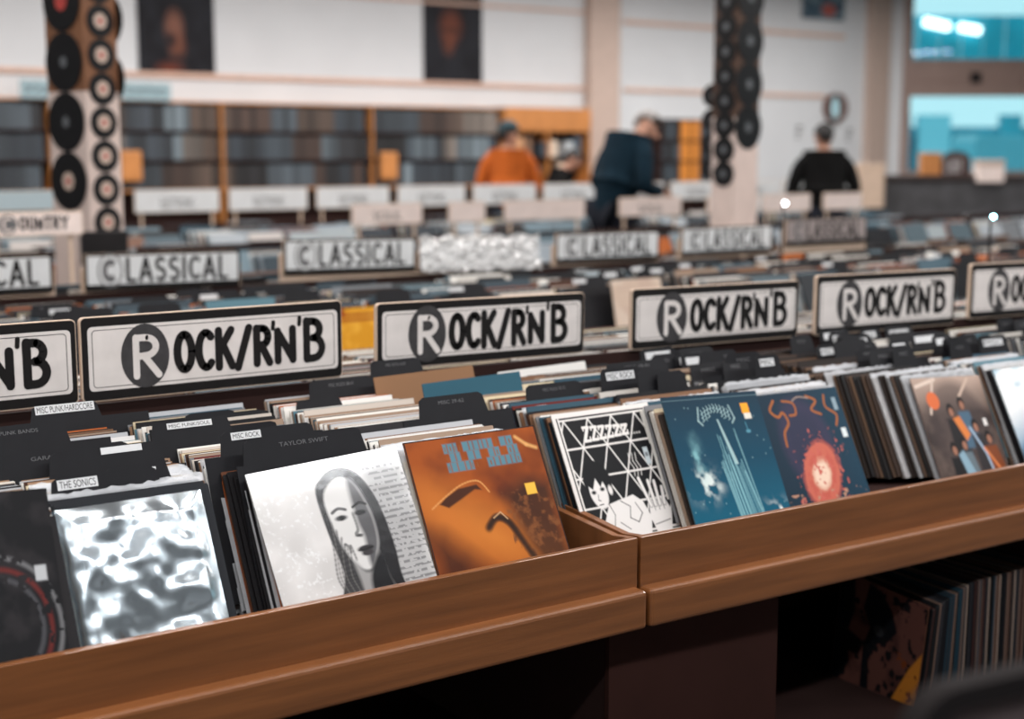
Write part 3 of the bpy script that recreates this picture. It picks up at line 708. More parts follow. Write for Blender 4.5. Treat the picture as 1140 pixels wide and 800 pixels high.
for X, w, y0, th0, rz, ci, z0 in cols:
    yend = yb(3.30, X)
    y = y0+.010+math.tan(th0)*(ZB-z0)+(.004 if ci < 9 else 0); k = 0
    nind = [6, 18, 26, 24, 22, 22, 22, 32, 18, 0, 0, 0][ci]
    nm = NM[ci] if ci < 9 else ''
    th = th0; base = random.random(); shx = 0
    while True:
        th = max(radians(9), th-radians(.06+.10*random.random()))
        if y+.315*sin(th) > yend: break
        jx = random.uniform(-.004, .006)
        if ci == 7 and k < 26: shx = -.0105*k
        elif ci == 7: shx = -.0105*26*.6
        elif ci == 2 and k < 14: shx = -.003*k
        elif ci == 8: shx = -.002*min(k, 20)
        x = X+shx+jx-(y-y0)*math.tan(rz)*-1*0
        zz = ZB+random.uniform(-.004, .003)+(random.random() < .06)*.012
        col = pick()
        if k < 2: col = random.choice([lin((34, 32, 34)), lin((52, 44, 40)), lin((30, 40, 48))]); zz = ZB-.006
        if ci == 7 and k < 70: col = random.choice([lin((72, 56, 46)), lin((40, 33, 30)), lin((30, 28, 28)), lin((98, 76, 60)), lin((60, 48, 42))])
        if ci == 2 and k < 12: col = random.choice([lin((146, 78, 36)), lin((28, 26, 28)), lin((24, 22, 24)), lin((90, 52, 32))])
        if ci == 1 and k < 5: col = lin((34, 36, 40))
        pl = (ci == 3 and k < 16) or (random.random() < (.5 if ci in (1, 2) and 12 < k < 60 else .12))
        if pl and ci == 3: col = random.choice(PC[:2]+[PC[12]])
        roll = random.uniform(-.006, .006)
        if k < nind:
            o = place_sleeve(x, y, zz, th, rz, 'thin record sleeve filed on edge behind the '+nm, 'record sleeves filed behind the '+nm, roll, pl)
            o.color = (*col, 1)
        else:
            if X < 2.0 and random.random() < .30: col = random.choice([lin((214, 212, 210)), lin((196, 186, 176)), lin((176, 178, 182)), lin((150, 120, 96))])
            stuff_box(x, y, zz, .312, .312, .0035, th, col, rz=rz)
        y += random.uniform(.0052, .0085) if ci != 7 else random.uniform(.006, .009)
        if random.random() < .03: y += .01
        k += 1
# divider cards placed where the photo shows them
def card_at(px, py, Y, tw_px, tx, label, txt=None, strip=None, th=22, thh=.034, lift=0):
    thh *= .8
    """px,py: left end of the tab's upper edge on the photo, Y its depth"""
    A = at(px, py, Y); B = at(px+tw_px, py, Y); tw = min(B.x-A.x, .27)
    th = radians(th); h = .318+thh; rz = aB if A.x > 2.06 else 0
    s = None
    if strip:
        s = (tx+strip[0]*tw, tx+strip[1]*tw, strip[2]*thh, strip[3]*thh)
    return divider(A.x-tx, Y-h*sin(th), th, rz, tx, tw, label, txt, s, thh, z=A.z-h*cos(th))
card_at(172, 471, 2.93, 78, .06, 'black divider card with white label MISC FUNK/SOUL', 'MISC FUNK/SOUL', (.16, .80, .35, .85))
card_at(346, 424, 3.27, 64, .06, 'black divider card printed MISC ROCK 88-97 right of the first whole sign', 'MISC ROCK 88-97', thh=.045)
card_at(273, 490, 2.66, 124, .03, 'large black divider card behind the black and white portrait cover', 'TAYLOR SWIFT', thh=.048)
card_at(248, 481, 2.72, 96, .05, 'black divider card with white label behind the large black one', 'MISC ROCK', (.08, .42, .45, .9), thh=.045)
card_at(468, 443, 2.86, 64, .06, 'black divider card printed MISC 39-62', 'MISC 39-62', thh=.045)
card_at(585, 429, 2.98, 55, .06, 'black divider card printed MISC ROCK 70-72', 'MISC ROCK 70-72', thh=.045)
card_at(414, 402, 3.30, 50, .05, 'black divider card printed MISC ROCK 66-87 under the second whole sign', 'MISC ROCK 66-87', thh=.04)
card_at(38, 452, 3.22, 66, .05, 'black divider card with white label MISC PUNK/HARDCORE', 'MISC PUNK/HARDCORE', (.0, 1.0, .1, .95), thh=.03)
card_at(-30, 478, 3.0, 98, .03, 'wide black divider card at the left edge, printed label', 'PUNK BANDS', thh=.042)
card_at(-10, 508, 2.84, 150, .03, 'black divider card with long upper edge above the dark cover', 'GARAGE BANDS', thh=.042)
card_at(58, 504, 2.80, 116, .04, 'black divider card with pale label high above the silver foil bag', None, (.45, .85, .6, .95), thh=.05)
card_at(60, 532, 2.67, 110, .04, 'black divider card with white label just behind the silver foil bag', 'THE SONICS', (.02, .42, .35, .85), thh=.05)
card_at(118, 522, 2.69, 64, .16, 'black divider card with white strip painted as plastic glare behind the foil bag', None, (.1, .85, .1, .8), thh=.045)  # white strip stands in for glare on clear plastic
card_at(675, 405, 3.0, 60, .05, 'black divider card in front of the third whole sign', 'MISC 78-81', thh=.04)
card_at(925, 412, 2.92, 52, .16, 'black divider card with white label above the fanned brown sleeves', 'MISC', (.35, .85, .3, .8), thh=.045)
card_at(985, 420, 2.84, 40, .02, 'small black divider card with white label left of the brown group cover', 'A-Z', (.3, .9, .3, .8), thh=.045)
rs = random.Random(11)
WD = ['MISC', 'MISC ROCK']
n = 0
for i in range(62):
    px = rs.uniform(660, 1120); 
    f = rs.random(); Y = 2.86+.40*f
    X = at(px, 410, Y).x
    if not (2.2 < X < 5.0): continue
    Yy = yb(Y, X); th = radians(rs.uniform(16, 24)); tx = rs.choice([.02, .1, .16]); tw = rs.choice([.08, .12]); thh = .045
    cxs = min([c[0] for c in cols if c[0] > 2.0], key=lambda v: abs(v-X))
    st = (tx+.01, tx+tw-.015, .012, .034) if rs.random() < .5 else None
    divider(cxs+rs.uniform(-.01, .01), Yy-.33*sin(th), th, aB, tx, tw,
            ('black divider card with white label' if st else 'black divider card') + ' among the crowded cards below the right-hand signs',
            rs.choice(WD) if rs.random() < .7 else None, st, thh, group='crowded black divider cards below the right-hand signs'+(' with labels' if st else ''), lift=rs.uniform(-.01, .012)); n += 1
for i in range(6):
    X = rs.choice([.42, .80, 1.2, 1.56])+rs.uniform(-.01, .01); Y = rs.uniform(2.8, 3.3); th = radians(rs.uniform(16, 24)); tx = rs.choice([.03, .08, .16])
    divider(X, Y-.33*sin(th), th, 0, tx, .11, 'small black divider card among the records of the nearest table unit', None, None, .02, group='small black divider cards in the nearest table unit')
# sleeves on the far side of the front row, leaning the other way
for X in np.arange(.42, 6.9, .345):
    y = yb(4.26, X); th = radians(26); rz = aB if X > 2.06 else 0
    while y-.315*sin(th) > yb(3.50, X):
        stuff_box(X+random.uniform(-.006, .006), y, ZB+random.uniform(-.004, .005), .312, .312, .004, th, pick(), back=True, rz=rz)
        th = max(radians(8), th-radians(.16)); y -= random.uniform(.007, .012)
# ---- other tables: fronts of columns get brighter, varied covers
FC = [lin(c) for c in ((70, 92, 104), (120, 124, 128), (44, 48, 52), (176, 96, 44), (120, 140, 148), (86, 60, 46), (30, 32, 36), (130, 100, 86), (110, 50, 34), (160, 170, 174), (60, 66, 72), (200, 188, 176))]
def fill_table(Yc, half, X0, X1, zoff=0, step=.012):
    X = X0+.03
    while X < X1-.3:
        for back in (False, True):
            th = radians(26); yf = Yc-half+.06 if not back else Yc+half-.06; sgn = 1 if not back else -1; y = yf+random.uniform(0, .14)*sgn; k = 0
            while abs(y-Yc)-.315*sin(th)*1 > .10:
                col = random.choice(FC) if k < 2 or random.random() < .3 else pick()
                if Yc > 7 and random.random() < .5: col = random.choice([lin((170, 178, 184)), lin((196, 190, 186)), lin((120, 140, 150)), lin((150, 160, 168)), lin((60, 66, 72))])
                elif random.random() < .35: col = random.choice([lin((30, 32, 36)), lin((60, 72, 80)), lin((44, 34, 30)), lin((88, 104, 112))])
                stuff_box(X+random.uniform(-.008, .008), y, ZB+zoff+random.uniform(-.004, .006)+(random.random() < .05)*.03, .312, .312, .005, th, col, back=back)
                th = max(radians(9), th-radians(.25)); y += sgn*random.uniform(step*.7, step*1.5); k += 1
        X += .35 if random.random() < .85 else .5
TB = [(6.05, .98, .9, 9.3, 'second'), (8.85, .85, 1.6, 13.3, 'third'), (11.35, .9, 3.0, 13.2, 'fourth')]
ordn = ['first', 'second', 'third', 'fourth', 'fifth', 'sixth', 'seventh', 'eighth']
for Yc, half, X0, X1, nm in TB:
    n = int(round((X1-X0)/1.68))
    for k in range(n): make_unit('record table in the '+nm+' row back, '+ordn[k]+' unit from the left', X0+k*1.68, X0+k*1.68+1.665, Yc-half, half, div=.95)
    fill_table(Yc, half, X0, X0+n*1.68, step=.012 if Yc < 7 else .03)
# divider tabs on the classical table
for i in range(46):
    X = rs.uniform(1.4, 8.2); X = 0.93+.35*round((X-.93)/.35); Y = rs.uniform(5.3, 5.9); th = radians(18)
    divider(X, Y-.33*sin(th), th, 0, rs.choice([.03, .1]), .15, 'black divider card among the records in front of the CLASSICAL signs', None, (.06, .14, .008, .028) if rs.random() < .35 else None, .04, group='black divider cards in front of the CLASSICAL signs')
st = (STV, [], STF)
so = obj('record_sleeves', st, M['stuff'])
ca = so.data.color_attributes.new('Col', 'FLOAT_COLOR', 'POINT')
arr = np.ones((len(STV), 4)); arr[:, :3] = np.array(STC); ca.data.foreach_set('color', arr.ravel())
tag(so, 'remaining record sleeves packed in all the bins down the shop', 'records', kind='stuff')
# a few bigger sleeves the photo shows in the second row
def loose_cover(px0, py0, px1, Y, base, blobs, label, th=12, seed=1, h=.30, roll=0):
    A = at(px0, py0, Y); B = at(px1, py0, Y); w = .312
    o = art_sleeve('record_sleeve', art_plain(seed, base, blobs), w, h, .004, M['art']); th = radians(th)
    o.location = (A.x, Y-h*sin(th), A.z-h*cos(th)); o.rotation_euler = (-th, roll, 0); tag(o, label, 'record'); return o
loose_cover(372, 344, 420, 5.18, (214, 150, 40), [(230, 170, 60), (60, 70, 50), (150, 60, 30)], 'yellow orange record cover showing between the first two whole signs', seed=2)
loose_cover(680, 312, 730, 5.26, (206, 184, 166), [(214, 196, 180), (200, 176, 160)], 'cream record cover behind the gap left of the third whole sign', seed=3)
loose_cover(884, 318, 912, 5.3, (150, 156, 158), [(170, 178, 180), (130, 136, 140)], 'grey record cover in the gap between the right-hand signs', seed=4)

# records seen just under the second whole sign
for (px, py, Y, c, lab) in ((418, 410, 3.22, (140, 104, 76), 'tan record sleeve poking up below the second whole sign'), (472, 417, 3.12, (50, 90, 106), 'blue record sleeve standing taller below the second whole sign'),
                            (556, 404, 3.26, (222, 220, 216), 'white record sleeve standing taller below the second whole sign')):
    A = at(px, py+10, Y); th = radians(17); o = SM[0].copy(); COL.objects.link(o); o.color = (*lin(c), 1)
    o.location = (A.x, Y-.312*sin(th), A.z-.312*cos(th)); o.rotation_euler = (-th, -.02, 0); tag(o, lab, 'record')

# ------------------------------------------------------------------ signs
def sign_board(w, h, kind, loc, rz, label, group, tilt=0, face=None, border=True, text=True, cat='sign', roll=0, crumple=False, post=.94):
    t = thing('genre_sign', label, cat, loc, (tilt, roll, rz), group)
    bm = bmesh.new(); prism(bm, rrect(0, 0, w, h, .012), 0, .014, 0); o = obj('board', bm, M['cream'], t, bevel=.001)
    if kind == 'rock':
        bm = bmesh.new(); flat(bm, rrect(.003, .003, w-.002, h-.002, .011), -.0006, 0); obj('black_border', bm, M['ink'], t)
        bm = bmesh.new(); x0, x1, z0, z1 = .018, w-.014, .026, h-.024
        flat(bm, rrect(x0, z0, x1, z1, .012), -.0012, 0)
        # thin inner line
        a = rrect(x0+.010, z0+.008, x1-.010, z1-.008, .010); b = rrect(x0+.0115, z0+.0095, x1-.0115, z1-.0095, .009)
        for i in range(len(a)):
            j = (i+1) % len(a); bm.faces.new([bm.verts.new((p[0], -.0016, p[1])) for p in (a[i], a[j], b[j], b[i])]).material_index = 1
        obj('face', bm, [M['signface'], M['ink']], t)
        bm = bmesh.new(); cx_, cz_ = .164*w/.725*1.0, h*.50
        flat(bm, [(cx_+.062*cos(k*pi/20), cz_+.080*sin(k*pi/20)) for k in range(40)], -.0018); c = obj('initial_disc', bm, M['greyink'], t)
        bm = bmesh.new(); lettering(bm, 'R', cx_-.030, cx_+.036, cz_-.050, .098, .017, -.0022, 0); obj('initial_letter', bm, M['signface'], c)
        bm = bmesh.new(); lettering(bm, 'OCK/R', .242, .242+.257, h*.5-.046, .094, .0205, -.0018, 0, gap=.19)
        lettering(bm, "'", .507, .515, h*.5-.044, .10, .011, -.0018, 0); lettering(bm, 'N', .516, .570, h*.5-.044, .098, .0205, -.0018, 0)
        lettering(bm, "'", .583, .591, h*.5-.042, .105, .011, -.0018, 0); lettering(bm, 'B', .600, .655, h*.5-.046, .102, .0205, -.0018, 0)
        obj('lettering', bm, M['ink'], t)
    elif kind == 'classical':
        bm = bmesh.new(); flat(bm, rrect(.0, .0, w, h, .011), -.0006, 0); obj('black_border', bm, M['ink'], t)
        if not crumple:
            bm = bmesh.new(); flat(bm, rrect(.012, .026, w-.012, h-.010, .006), -.0012, 0); obj('face', bm, face or M['signface2'], t)
        cx_, cz_ = .112, h*.54
        bm = bmesh.new()
        def ring(r0x, r0z, r1x, r1z, mi, a0=0, a1=40):
            for k in range(a0, a1):
                q = []
                for (rx, rz_, kk) in ((r0x, r0z, k), (r1x, r1z, k), (r1x, r1z, k+1), (r0x, r0z, k+1)): q.append(bm.verts.new((cx_+rx*cos(kk*pi/20), -.0018, cz_+rz_*sin(kk*pi/20))))
                bm.faces.new(q).material_index = mi
        ring(.049, .068, .057, .076, 0); c = obj('initial_disc', bm, M['midink'], t)
        bm = bmesh.new(); ring(.014, .022, .036, .052, 0, 5, 35); obj('initial_letter', bm, M['midink'], c)
        bm = bmesh.new(); lettering(bm, 'LASSICAL', .186, .655, h*.54-.048, .098, .0165, -.0018, 0, gap=.22); obj('lettering', bm, M['ink'], t)
        if crumple:
            rs_ = random.Random(5); bm = bmesh.new(); nx, nz = 36, 12; g = []
            for j in range(nz+1):
                g.append([bm.verts.new((-.01+(w+.02)*i/nx+rs_.uniform(-.005, .005), -.006-rs_.random()*.020-(.022 if j < nz else 0)*(1-j/nz), -.004+(h+.016)*j/nz+rs_.uniform(-.004, .004)*(1 if j in (0, nz) else .3)+(.012*sin(i*.9) if j == nz else 0))) for i in range(nx+1)])
            for j in range(nz):
                for i in range(nx): bm.faces.new((g[j][i], g[j][i+1], g[j+1][i+1], g[j+1][i]))
            bm2 = bmesh.new(); flat(bm2, rrect(.012, .026, w-.012, h-.010, .006), -.0012, 0); obj('face', bm2, M['signface2'], t)
            p = obj('plastic_wrap', bm, M['wrap'], t, smooth=False); p['label'] = 'crumpled shiny clear plastic wrap'
    else:
        for x in (.05, w-.07): box('sign_post', (x, .014, post-loc[2]), (x+.02, .022, h*.5), M['cream'], t)
        bm = bmesh.new(); flat(bm, rrect(.006, .006, w-.006, h-.006, .006), -.0008, 0); obj('face', bm, face or M['signpink'], t)
        if text:
            bm = bmesh.new()
            if kind == 'COUNTRY':
                lettering(bm, 'OUNTRY', w*.36, w*.84, h*.28, h*.5, .013, -.0018, 0)
                pass
                c2 = bmesh.new(); flat(c2, [(w*.24+.045*cos(k*pi/14), h/2+h*.40*sin(k*pi/14)) for k in range(28)], -.0016); dd = obj('initial_disc', c2, M['midink'], t)
                c3 = bmesh.new(); lettering(c3, 'C', w*.24-.022, w*.24+.022, h*.5-.034, .068, .010, -.002, 0); obj('initial_letter', c3, M['signpink'], dd)
            else: text_bm(bm, kind, w*.30, h*.18, w*.40, h*.45, -.0016)
            obj('lettering', bm, M['greyink'], t)
    return t
RK = [(( -208, 366), (84, 355), (84, 447), 'leftmost ROCK/R\'N\'B sign, cut by the left edge so only N\'B shows'),
      ((88, 354), (380, 334), (380, 420), 'largest whole ROCK/R\'N\'B sign, leftmost one fully in the photo'),
      ((418, 338), (650, 326), (650, 388), 'second whole ROCK/R\'N\'B sign from the left'),
      ((703, 322), (884, 312), (884, 374), 'third whole ROCK/R\'N\'B sign from the left'),
      ((909, 307), (1059, 299), (1059, 360), 'fourth and farthest whole ROCK/R\'N\'B sign'),
      ((1081, 294), (1205, 288), (1205, 350), 'ROCK/R\'N\'B sign cut by the right edge of the photo')]
SH = [.205, .208, .185, .190, .205, .205]
for i, (tl, tr, br, lab) in enumerate(RK):
    A = at(*tl, 3.4); Y = yb(3.4, A.x)-.024
    A = at(*tl, Y); 
    if i == 0: A = Vector((at(84, 355, Y).x-.725, Y, at(84, 355, Y).z-.003))
    B = at(*tr, Y); w = (B.x-A.x) if i not in (0, 5) else .725
    h = SH[i]; roll = -atan2(B.z-A.z, B.x-A.x)
    sign_board(w, h, 'rock', (A.x, Y, A.z-h), aB if i > 2 else 0, lab, "ROCK/R'N'B signs on the front table", roll=roll*.8)
CL = [(( -90, 285), (58, 283), 'leftmost CLASSICAL sign, cut by the left edge so only CAL shows'), ((93, 283), (263, 279), 'first whole CLASSICAL sign from the left, above the largest ROCK/R\'N\'B sign'),
      ((315, 267), (459, 265), 'second whole CLASSICAL sign, above the gap after the largest ROCK/R\'N\'B sign'), ((466, 266), (594, 264), 'CLASSICAL sign wrapped in shiny crumpled plastic'),
      ((619, 260), (731, 257), 'CLASSICAL sign right of the plastic-wrapped one'), ((759, 254), (859, 250), 'CLASSICAL sign above the right end of the third whole ROCK/R\'N\'B sign'), ((875, 244), (967, 241), 'farthest CLASSICAL sign, with brownish grey face')]
for i, (tl, tr, lab) in enumerate(CL):
    Y = 6.03; A = at(*tl, Y); B = at(*tr, Y); w = .72; h = .160 if i != 2 else .165
    if i == 0: A = Vector((B.x-w, Y, B.z))
    sign_board(w, h, 'classical', (A.x, Y, A.z-h), 0, lab, 'CLASSICAL signs on the second table', crumple=(i == 3), roll=-atan2(B.z-A.z, B.x-A.x)*.8,
               face=mat('sign_paper_brown', (.34, .29, .28), .5) if i == 6 else None)
    bx = box('sign_rail', (A.x-.01, Y+.015, .94), (A.x+w+.01, Y+.03, A.z-h*.4), M['cream']); tag(bx, 'cream strip carrying the '+' '.join(lab.split(',')[0].split()[:11]), 'sign support', 'strips carrying the CLASSICAL signs')
# third row, pink signs
YC_ = 6.998; A = at(-20, 237, YC_); B = at(92, 237, YC_); zc = at(60, 262, YC_).z
sign_board(B.x-A.x, A.z-zc, 'COUNTRY', (A.x, YC_, zc), 0, 'COUNTRY sign overlapping the left record-covered column', 'signs on the far edge of the second table', post=ZP)
pk = [(390, 475, 'SOUL'), (498, 545, ''), (560, 655, ''), (688, 762, 'SOUL'), (786, 905, ''), (915, 962, '')]
for k, (p0, p1, tx_) in enumerate(pk):
    A = at(p0, 227, 8.82); B = at(p1, 227, 8.82)
    for q in range(max(1, round((B.x-A.x)/.8))):
        nn = max(1, round((B.x-A.x)/.8)); w = (B.x-A.x)/nn
        sign_board(w-.05, .15, tx_ or 'x', (A.x+q*w, 8.80, 1.045), 0, 'blurred pale pink sign on the third table, '+ordn[k]+' group from the left'+(', left half' if nn > 1 and q == 0 else ', right part' if nn > 1 else ''), 'signs on the third table', text=bool(tx_))
for k in range(13):
    px = 150+k*72 if k < 7 else 0
    X = at(150, 215, 11.3).x+k*.83
    if X > 12.4: break
    t = sign_board(.74, .19, 'ELECTRONIC', (X, 11.31, 1.06), 0, 'blurred grey sign on the fourth table, number %s along the row from the left column' % (ordn[k] if k < 8 else ['ninth', 'tenth', 'eleventh', 'twelfth', 'thirteenth'][k-8]), 'signs on the fourth table', face=M['signface2'])
X = at(0, 205, 11.3).x
sign_board(.85, .16, 'x', (X-.1, 11.30, 1.10), 0, 'pale blue sign left of the left record-covered column', 'signs on the fourth table', text=False, face=mat('sign_paper_blue', (.42, .52, .56), .6))

# ------------------------------------------------------------------ the columns covered in discs
def disc(parent, c, nrm, r, lab, r_l, name='vinyl_disc'):
    t = bmesh.new(); cyl(t, c, nrm, r, .006, 36); o = obj(name, t, M['vinyl'], parent)
    t = bmesh.new(); cyl(t, Vector(c)+Vector(nrm)*.006, nrm, r_l, .0015, 24); l = obj('disc_label', t, lab, o)
    if lab is M['lab_cream']:
        t = bmesh.new(); cyl(t, Vector(c)+Vector(nrm)*.0075, nrm, r_l*.35, .001, 16); obj('centre_print', t, M['lab_red'], o)
    return o
def column(label, px, d, fl, w1, w2, zsplit, left, right, left_z, right_z, zlo, group):
    C0 = CAM+ray(px, 150)*d; C0.z = 0
    vd = Vector((C0.x, C0.y, 0)).normalized(); r = Vector((vd.y, -vd.x, 0))
    s = sqrt(1-fl*fl)
    e1 = (-r*fl+vd*s)                       # along the left face from the near corner
    e2 = (r*s+vd*fl)                        # along the right face
    t = thing('display_column', label, 'column', C0, group=group)
    M_up = M['colbrown'] if label.startswith('left') else mat('column_dark_board', (.07, .034, .02), .6, noise=.2, nscale=6)
    def slab(z0, z1, m, nme):
        bm = bmesh.new(); P = [Vector((0, 0, 0)), e2*w2, e2*w2+e1*w1, e1*w1]
        a = [bm.verts.new(p+Vector((0, 0, z0))) for p in P]; b = [bm.verts.new(p+Vector((0, 0, z1))) for p in P]
        bm.faces.new(a[::-1]); bm.faces.new(b)
        for i in range(4): bm.faces.new((a[i], a[(i+1) % 4], b[(i+1) % 4], b[i]))
        return obj(nme, bm, m, t)
    slab(0, zsplit, M['colpink'], 'lower_panel'); slab(zsplit, ZC, M_up, 'upper_panel')
    nl = -e2; nr = -e1
    return t, e1, e2, nl, nr
t, e1, e2, nl, nr = column('left square column covered in black vinyl records', 97, 7.7, .6, .33, .22, 1.88, None, None, 0, 0, 0, None)
z = 1.395; k = 0
while z < 3.4:
    lb = M['lab_red'] if k == 3 else (M['lab_cream'] if k == 0 else M['lab_grey']); lr = .05 if k in (0, 3) else .03
    disc(t, e1*.172+nl*.001+Vector((0, 0, z)), nl, .160, lb, lr); z += .322; k += 1
z = 1.17
while z < 3.4: disc(t, e2*.11+nr*.001+Vector((0, 0, z)), nr, .0875, M['lab_cream'], .042); z += .181
z = 1.95
while z < 3.4: disc(t, e2*.222+e1*.10+Vector((0, 0, z)), e2, .15, M['lab_grey'], .05); z += .322
t, e1, e2, nl, nr = column('middle column with strings of black vinyl records', 819, 10.1, .80, .21, .27, 1.80, None, None, 0, 0, 0, None)
z = 1.40
while z < 3.4: disc(t, e1*.10+nl*.001+Vector((0, 0, z)), nl, .092, M['lab_grey'], .026); z += .172
z = 1.73
while z < 3.4: disc(t, e2*.14+nr*.001+Vector((0, 0, z)), nr, .155, M['lab_grey'], .036); z += .303
z = 1.86
while z < 3.4: disc(t, e2*.16+e1*.201+Vector((0, 0, z)), e1, .15, M['lab_grey'], .05); z += .303
z = 1.44
while z < 2.0: disc(t, e1*.215+e2*.02+Vector((0, 0, z)), (nl+nr).normalized(), .085, M['lab_grey'], .026); z += .172
# black sign-box at the foot of the left column as seen over the classical signs
A = at(92, 258, 7.5); o = box('black_crate', (A.x, 7.5, ZP+.27), (A.x+.25, 7.56, A.z), M['dark'], bevel=.01); 
tag(o, 'black box at the foot of the left record-covered column', 'box')
o.location.z = 0

# ------------------------------------------------------------------ shelves along the back wall
def shelf_unit(X0, X1, z0, rows, rh, label, Y0=16.15, Y1=YW-.002, n_up=4, m=None):
    m = m or M['shelfwood']; t = thing('wall_shelf', label, 'shelf', (X0, Y0, 0))
    L = X1-X0; D = Y1-Y0
    for k in range(rows+1): box('shelf_board', (0, 0, z0+k*rh), (L, D, z0+k*rh+.02), M['darkwood'] if 0 < k < rows else m, t)
    for k in range(n_up+1): 
        x = (L-.022)*k/n_up; box('upright', (x, -.003, 0), (x+.022, D, z0+rows*rh+.02), m, t)
    box('back_board', (0, D-.01, 0), (L, D, z0+rows*rh), M['darkwood'], t); return t
xs0, xs1, xs2 = 3.0, at(560, 120, 16.2).x, at(655, 120, 16.2).x
shelf_unit(xs0, xs1, 1.10, 3, .345, 'long wall shelf with three rows of records along the back wall', n_up=4)
base = obj('boxed_record', (lambda b: (bm_box(b, (0, 0, 0), (1, .30, 1)), b)[1])(bmesh.new()), M['spine'], bevel=0)
SP = [lin(c) for c in ((74, 84, 92), (60, 68, 76), (96, 108, 116), (44, 46, 50), (30, 30, 33), (120, 134, 142), (66, 76, 84), (52, 60, 68), (80, 90, 98), (76, 58, 50), (90, 74, 64), (130, 120, 112))]
nb = 0; nblk = 0
for r_ in range(3):
    x = 3.1; cur = random.choice(SP); run = 0
    while x < xs1-.12:
        seg = (xs1-xs0-.022)/4; ph = (x-xs0) % seg
        w = random.uniform(.05, .12)
        if ph < .026: x += .03; continue
        if ph+w > seg-.01: x += .03; continue
        if run <= 0: cur = random.choice(SP); run = random.randint(1, 7)
        run -= 1
        o = base if nb == 0 else base.copy()
        if nb: COL.objects.link(o)
        o.scale = (w-.002, 1, random.uniform(.285, .31)); o.location = (x, 16.19, 1.121+r_*.345); kk = random.uniform(.3, 1.0); o.color = (*[c*kk for c in cur], 1)
        tag(o, 'blurred spine block of records on the %s row of the long wall shelf' % ('bottom', 'middle', 'top')[r_], 'record set', 'record sets on the %s row of the wall shelf' % ('bottom', 'middle', 'top')[r_]); nb += 1
        x += w
for px, py in ((145, 183), (432, 183)):
    A = at(px, py, 16.12); bm = bmesh.new(); bm_box(bm, (-.13, -.05, -.2), (.13, .02, .16)); o = obj('orange_bag', bm, M['shelfwood'], bevel=.03); o.location = A
    tag(o, 'orange bag hanging on the wall shelf %s' % ('right of the left column' if px < 200 else 'left of the orange-clad person'), 'bag')
t = shelf_unit(xs1+.01, xs2, 1.10, 2, .37, 'orange wooden cupboard shelf at the right end of the wall shelf', n_up=2)
box('top_panel', (0, -.01, 1.86), (xs2-xs1-.01, .3, 2.17), M['shelfwood'], t)
for k in range(9):
    X = xs1+.08+k*.145; c = random.choice([(220, 200, 180), (120, 90, 70), (200, 150, 110), (70, 80, 90), (190, 196, 200)])
    o = base.copy(); COL.objects.link(o); o.scale = (.11, 1, random.uniform(.2, .3)); o.location = (X, 16.19, 1.492 if k % 3 else 1.121); o.color = (*lin(c), 1)
    tag(o, 'box file on the orange wooden cupboard shelf', 'box', 'boxes on the orange wooden cupboard shelf')
xt0, xt1 = at(733, 150, 16.2).x, at(800, 150, 16.2).x
shelf_unit(xt0, xt1, 1.10, 3, .31, 'short dark shelf behind the person in navy', n_up=2, m=M['darkwood'])
for r_ in range(3):
    for k in range(9):
        X = xt0+.05+k*(xt1-xt0-.1)/9; c = (206, 130, 50) if 3 <= k <= 5 else random.choice([(44, 50, 56), (60, 70, 78), (28, 28, 30)])
        o = base.copy(); COL.objects.link(o); o.scale = ((xt1-xt0-.1)/9-.006, 1, .28); o.location = (X, 16.16 if 3 <= k <= 5 else 16.19, 1.121+r_*.31); o.color = (*lin(c), 1)
        tag(o, ('orange' if 3 <= k <= 5 else 'dark')+' folder on the short shelf behind the person in navy', 'folder', ('orange' if 3 <= k <= 5 else 'dark')+' folders on the short shelf')
# small row signs on top of the shelf
for px, py, px1, lab in ((22, 88, 62, 'small genre sign on the wall left of the left column'), (136, 91, 190, 'small genre sign on the wall right of the left column')):
    A = at(px, py, 16.1); B = at(px1, py, 16.1); t = thing('shelf_sign', lab, 'sign', (A.x, 16.1, 0), group='small signs above the wall shelf')
    zt_, zb_ = A.z, A.z-.20
    box('board', (0, 0, zb_), (B.x-A.x, .02, zt_), mat('sign_blue_grey', (.30, .42, .46), .6), t)
    for x in (.03, B.x-A.x-.05): box('sign_post', (x, .005, 2.10), (x+.02, .02, zb_), M['dark'], t)
    bm = bmesh.new(); text_bm(bm, 'SOUNDTRACK' if px > 100 else 'SOUL', .04, zb_+.05, B.x-A.x-.08, .10, -.001); obj('lettering', bm, M['ink'], t)
# posters
def poster(px0, px1, pyb, h, label, seed):
    A = at(px0, pyb, YW-.02); B = at(px1, pyb, YW-.02); w = B.x-A.x
    a = Art(120, (38, 39, 44)); a.cloud((30, 30, 34), .4, .7, 4, seed)
    if seed == 1:
        a.ell(.47, .62, .11, .13, (128, 88, 74), 0, .10, .9); a.ell(.50, .77, .10, .10, (120, 76, 60), 0, .10, .8); a.ell(.42, .72, .07, .06, (36, 34, 38), 0, .06, .9); a.ell(.52, .86, .08, .03, (40, 34, 36), 0, .05, .8); a.ell(.40, .96, .14, .05, (120, 62, 44), 0, .08, .8)
    elif seed == 2:
        a.ell(.46, .44, .17, .15, (104, 60, 46), 0, .14, .9); a.ell(.42, .58, .10, .12, (112, 66, 50), 0, .1, .8); a.ell(.46, .48, .15, .02, (50, 36, 34), 0, .05, .8); a.ell(.36, .60, .03, .06, (60, 40, 36), 0, .05, .7)
    else: a = art_plain(5, (110, 130, 140), [(60, 80, 96), (170, 90, 80), (40, 50, 60)], 100)
    o = art_sleeve('wall_poster', a, w, h, .015, M['art']); o.location = (A.x, YW-.02, A.z); tag(o, label, 'poster'); return o
poster(155, 240, 82, 1.45, 'dark poster with a pale profile high on the wall, right of the left column', 1)
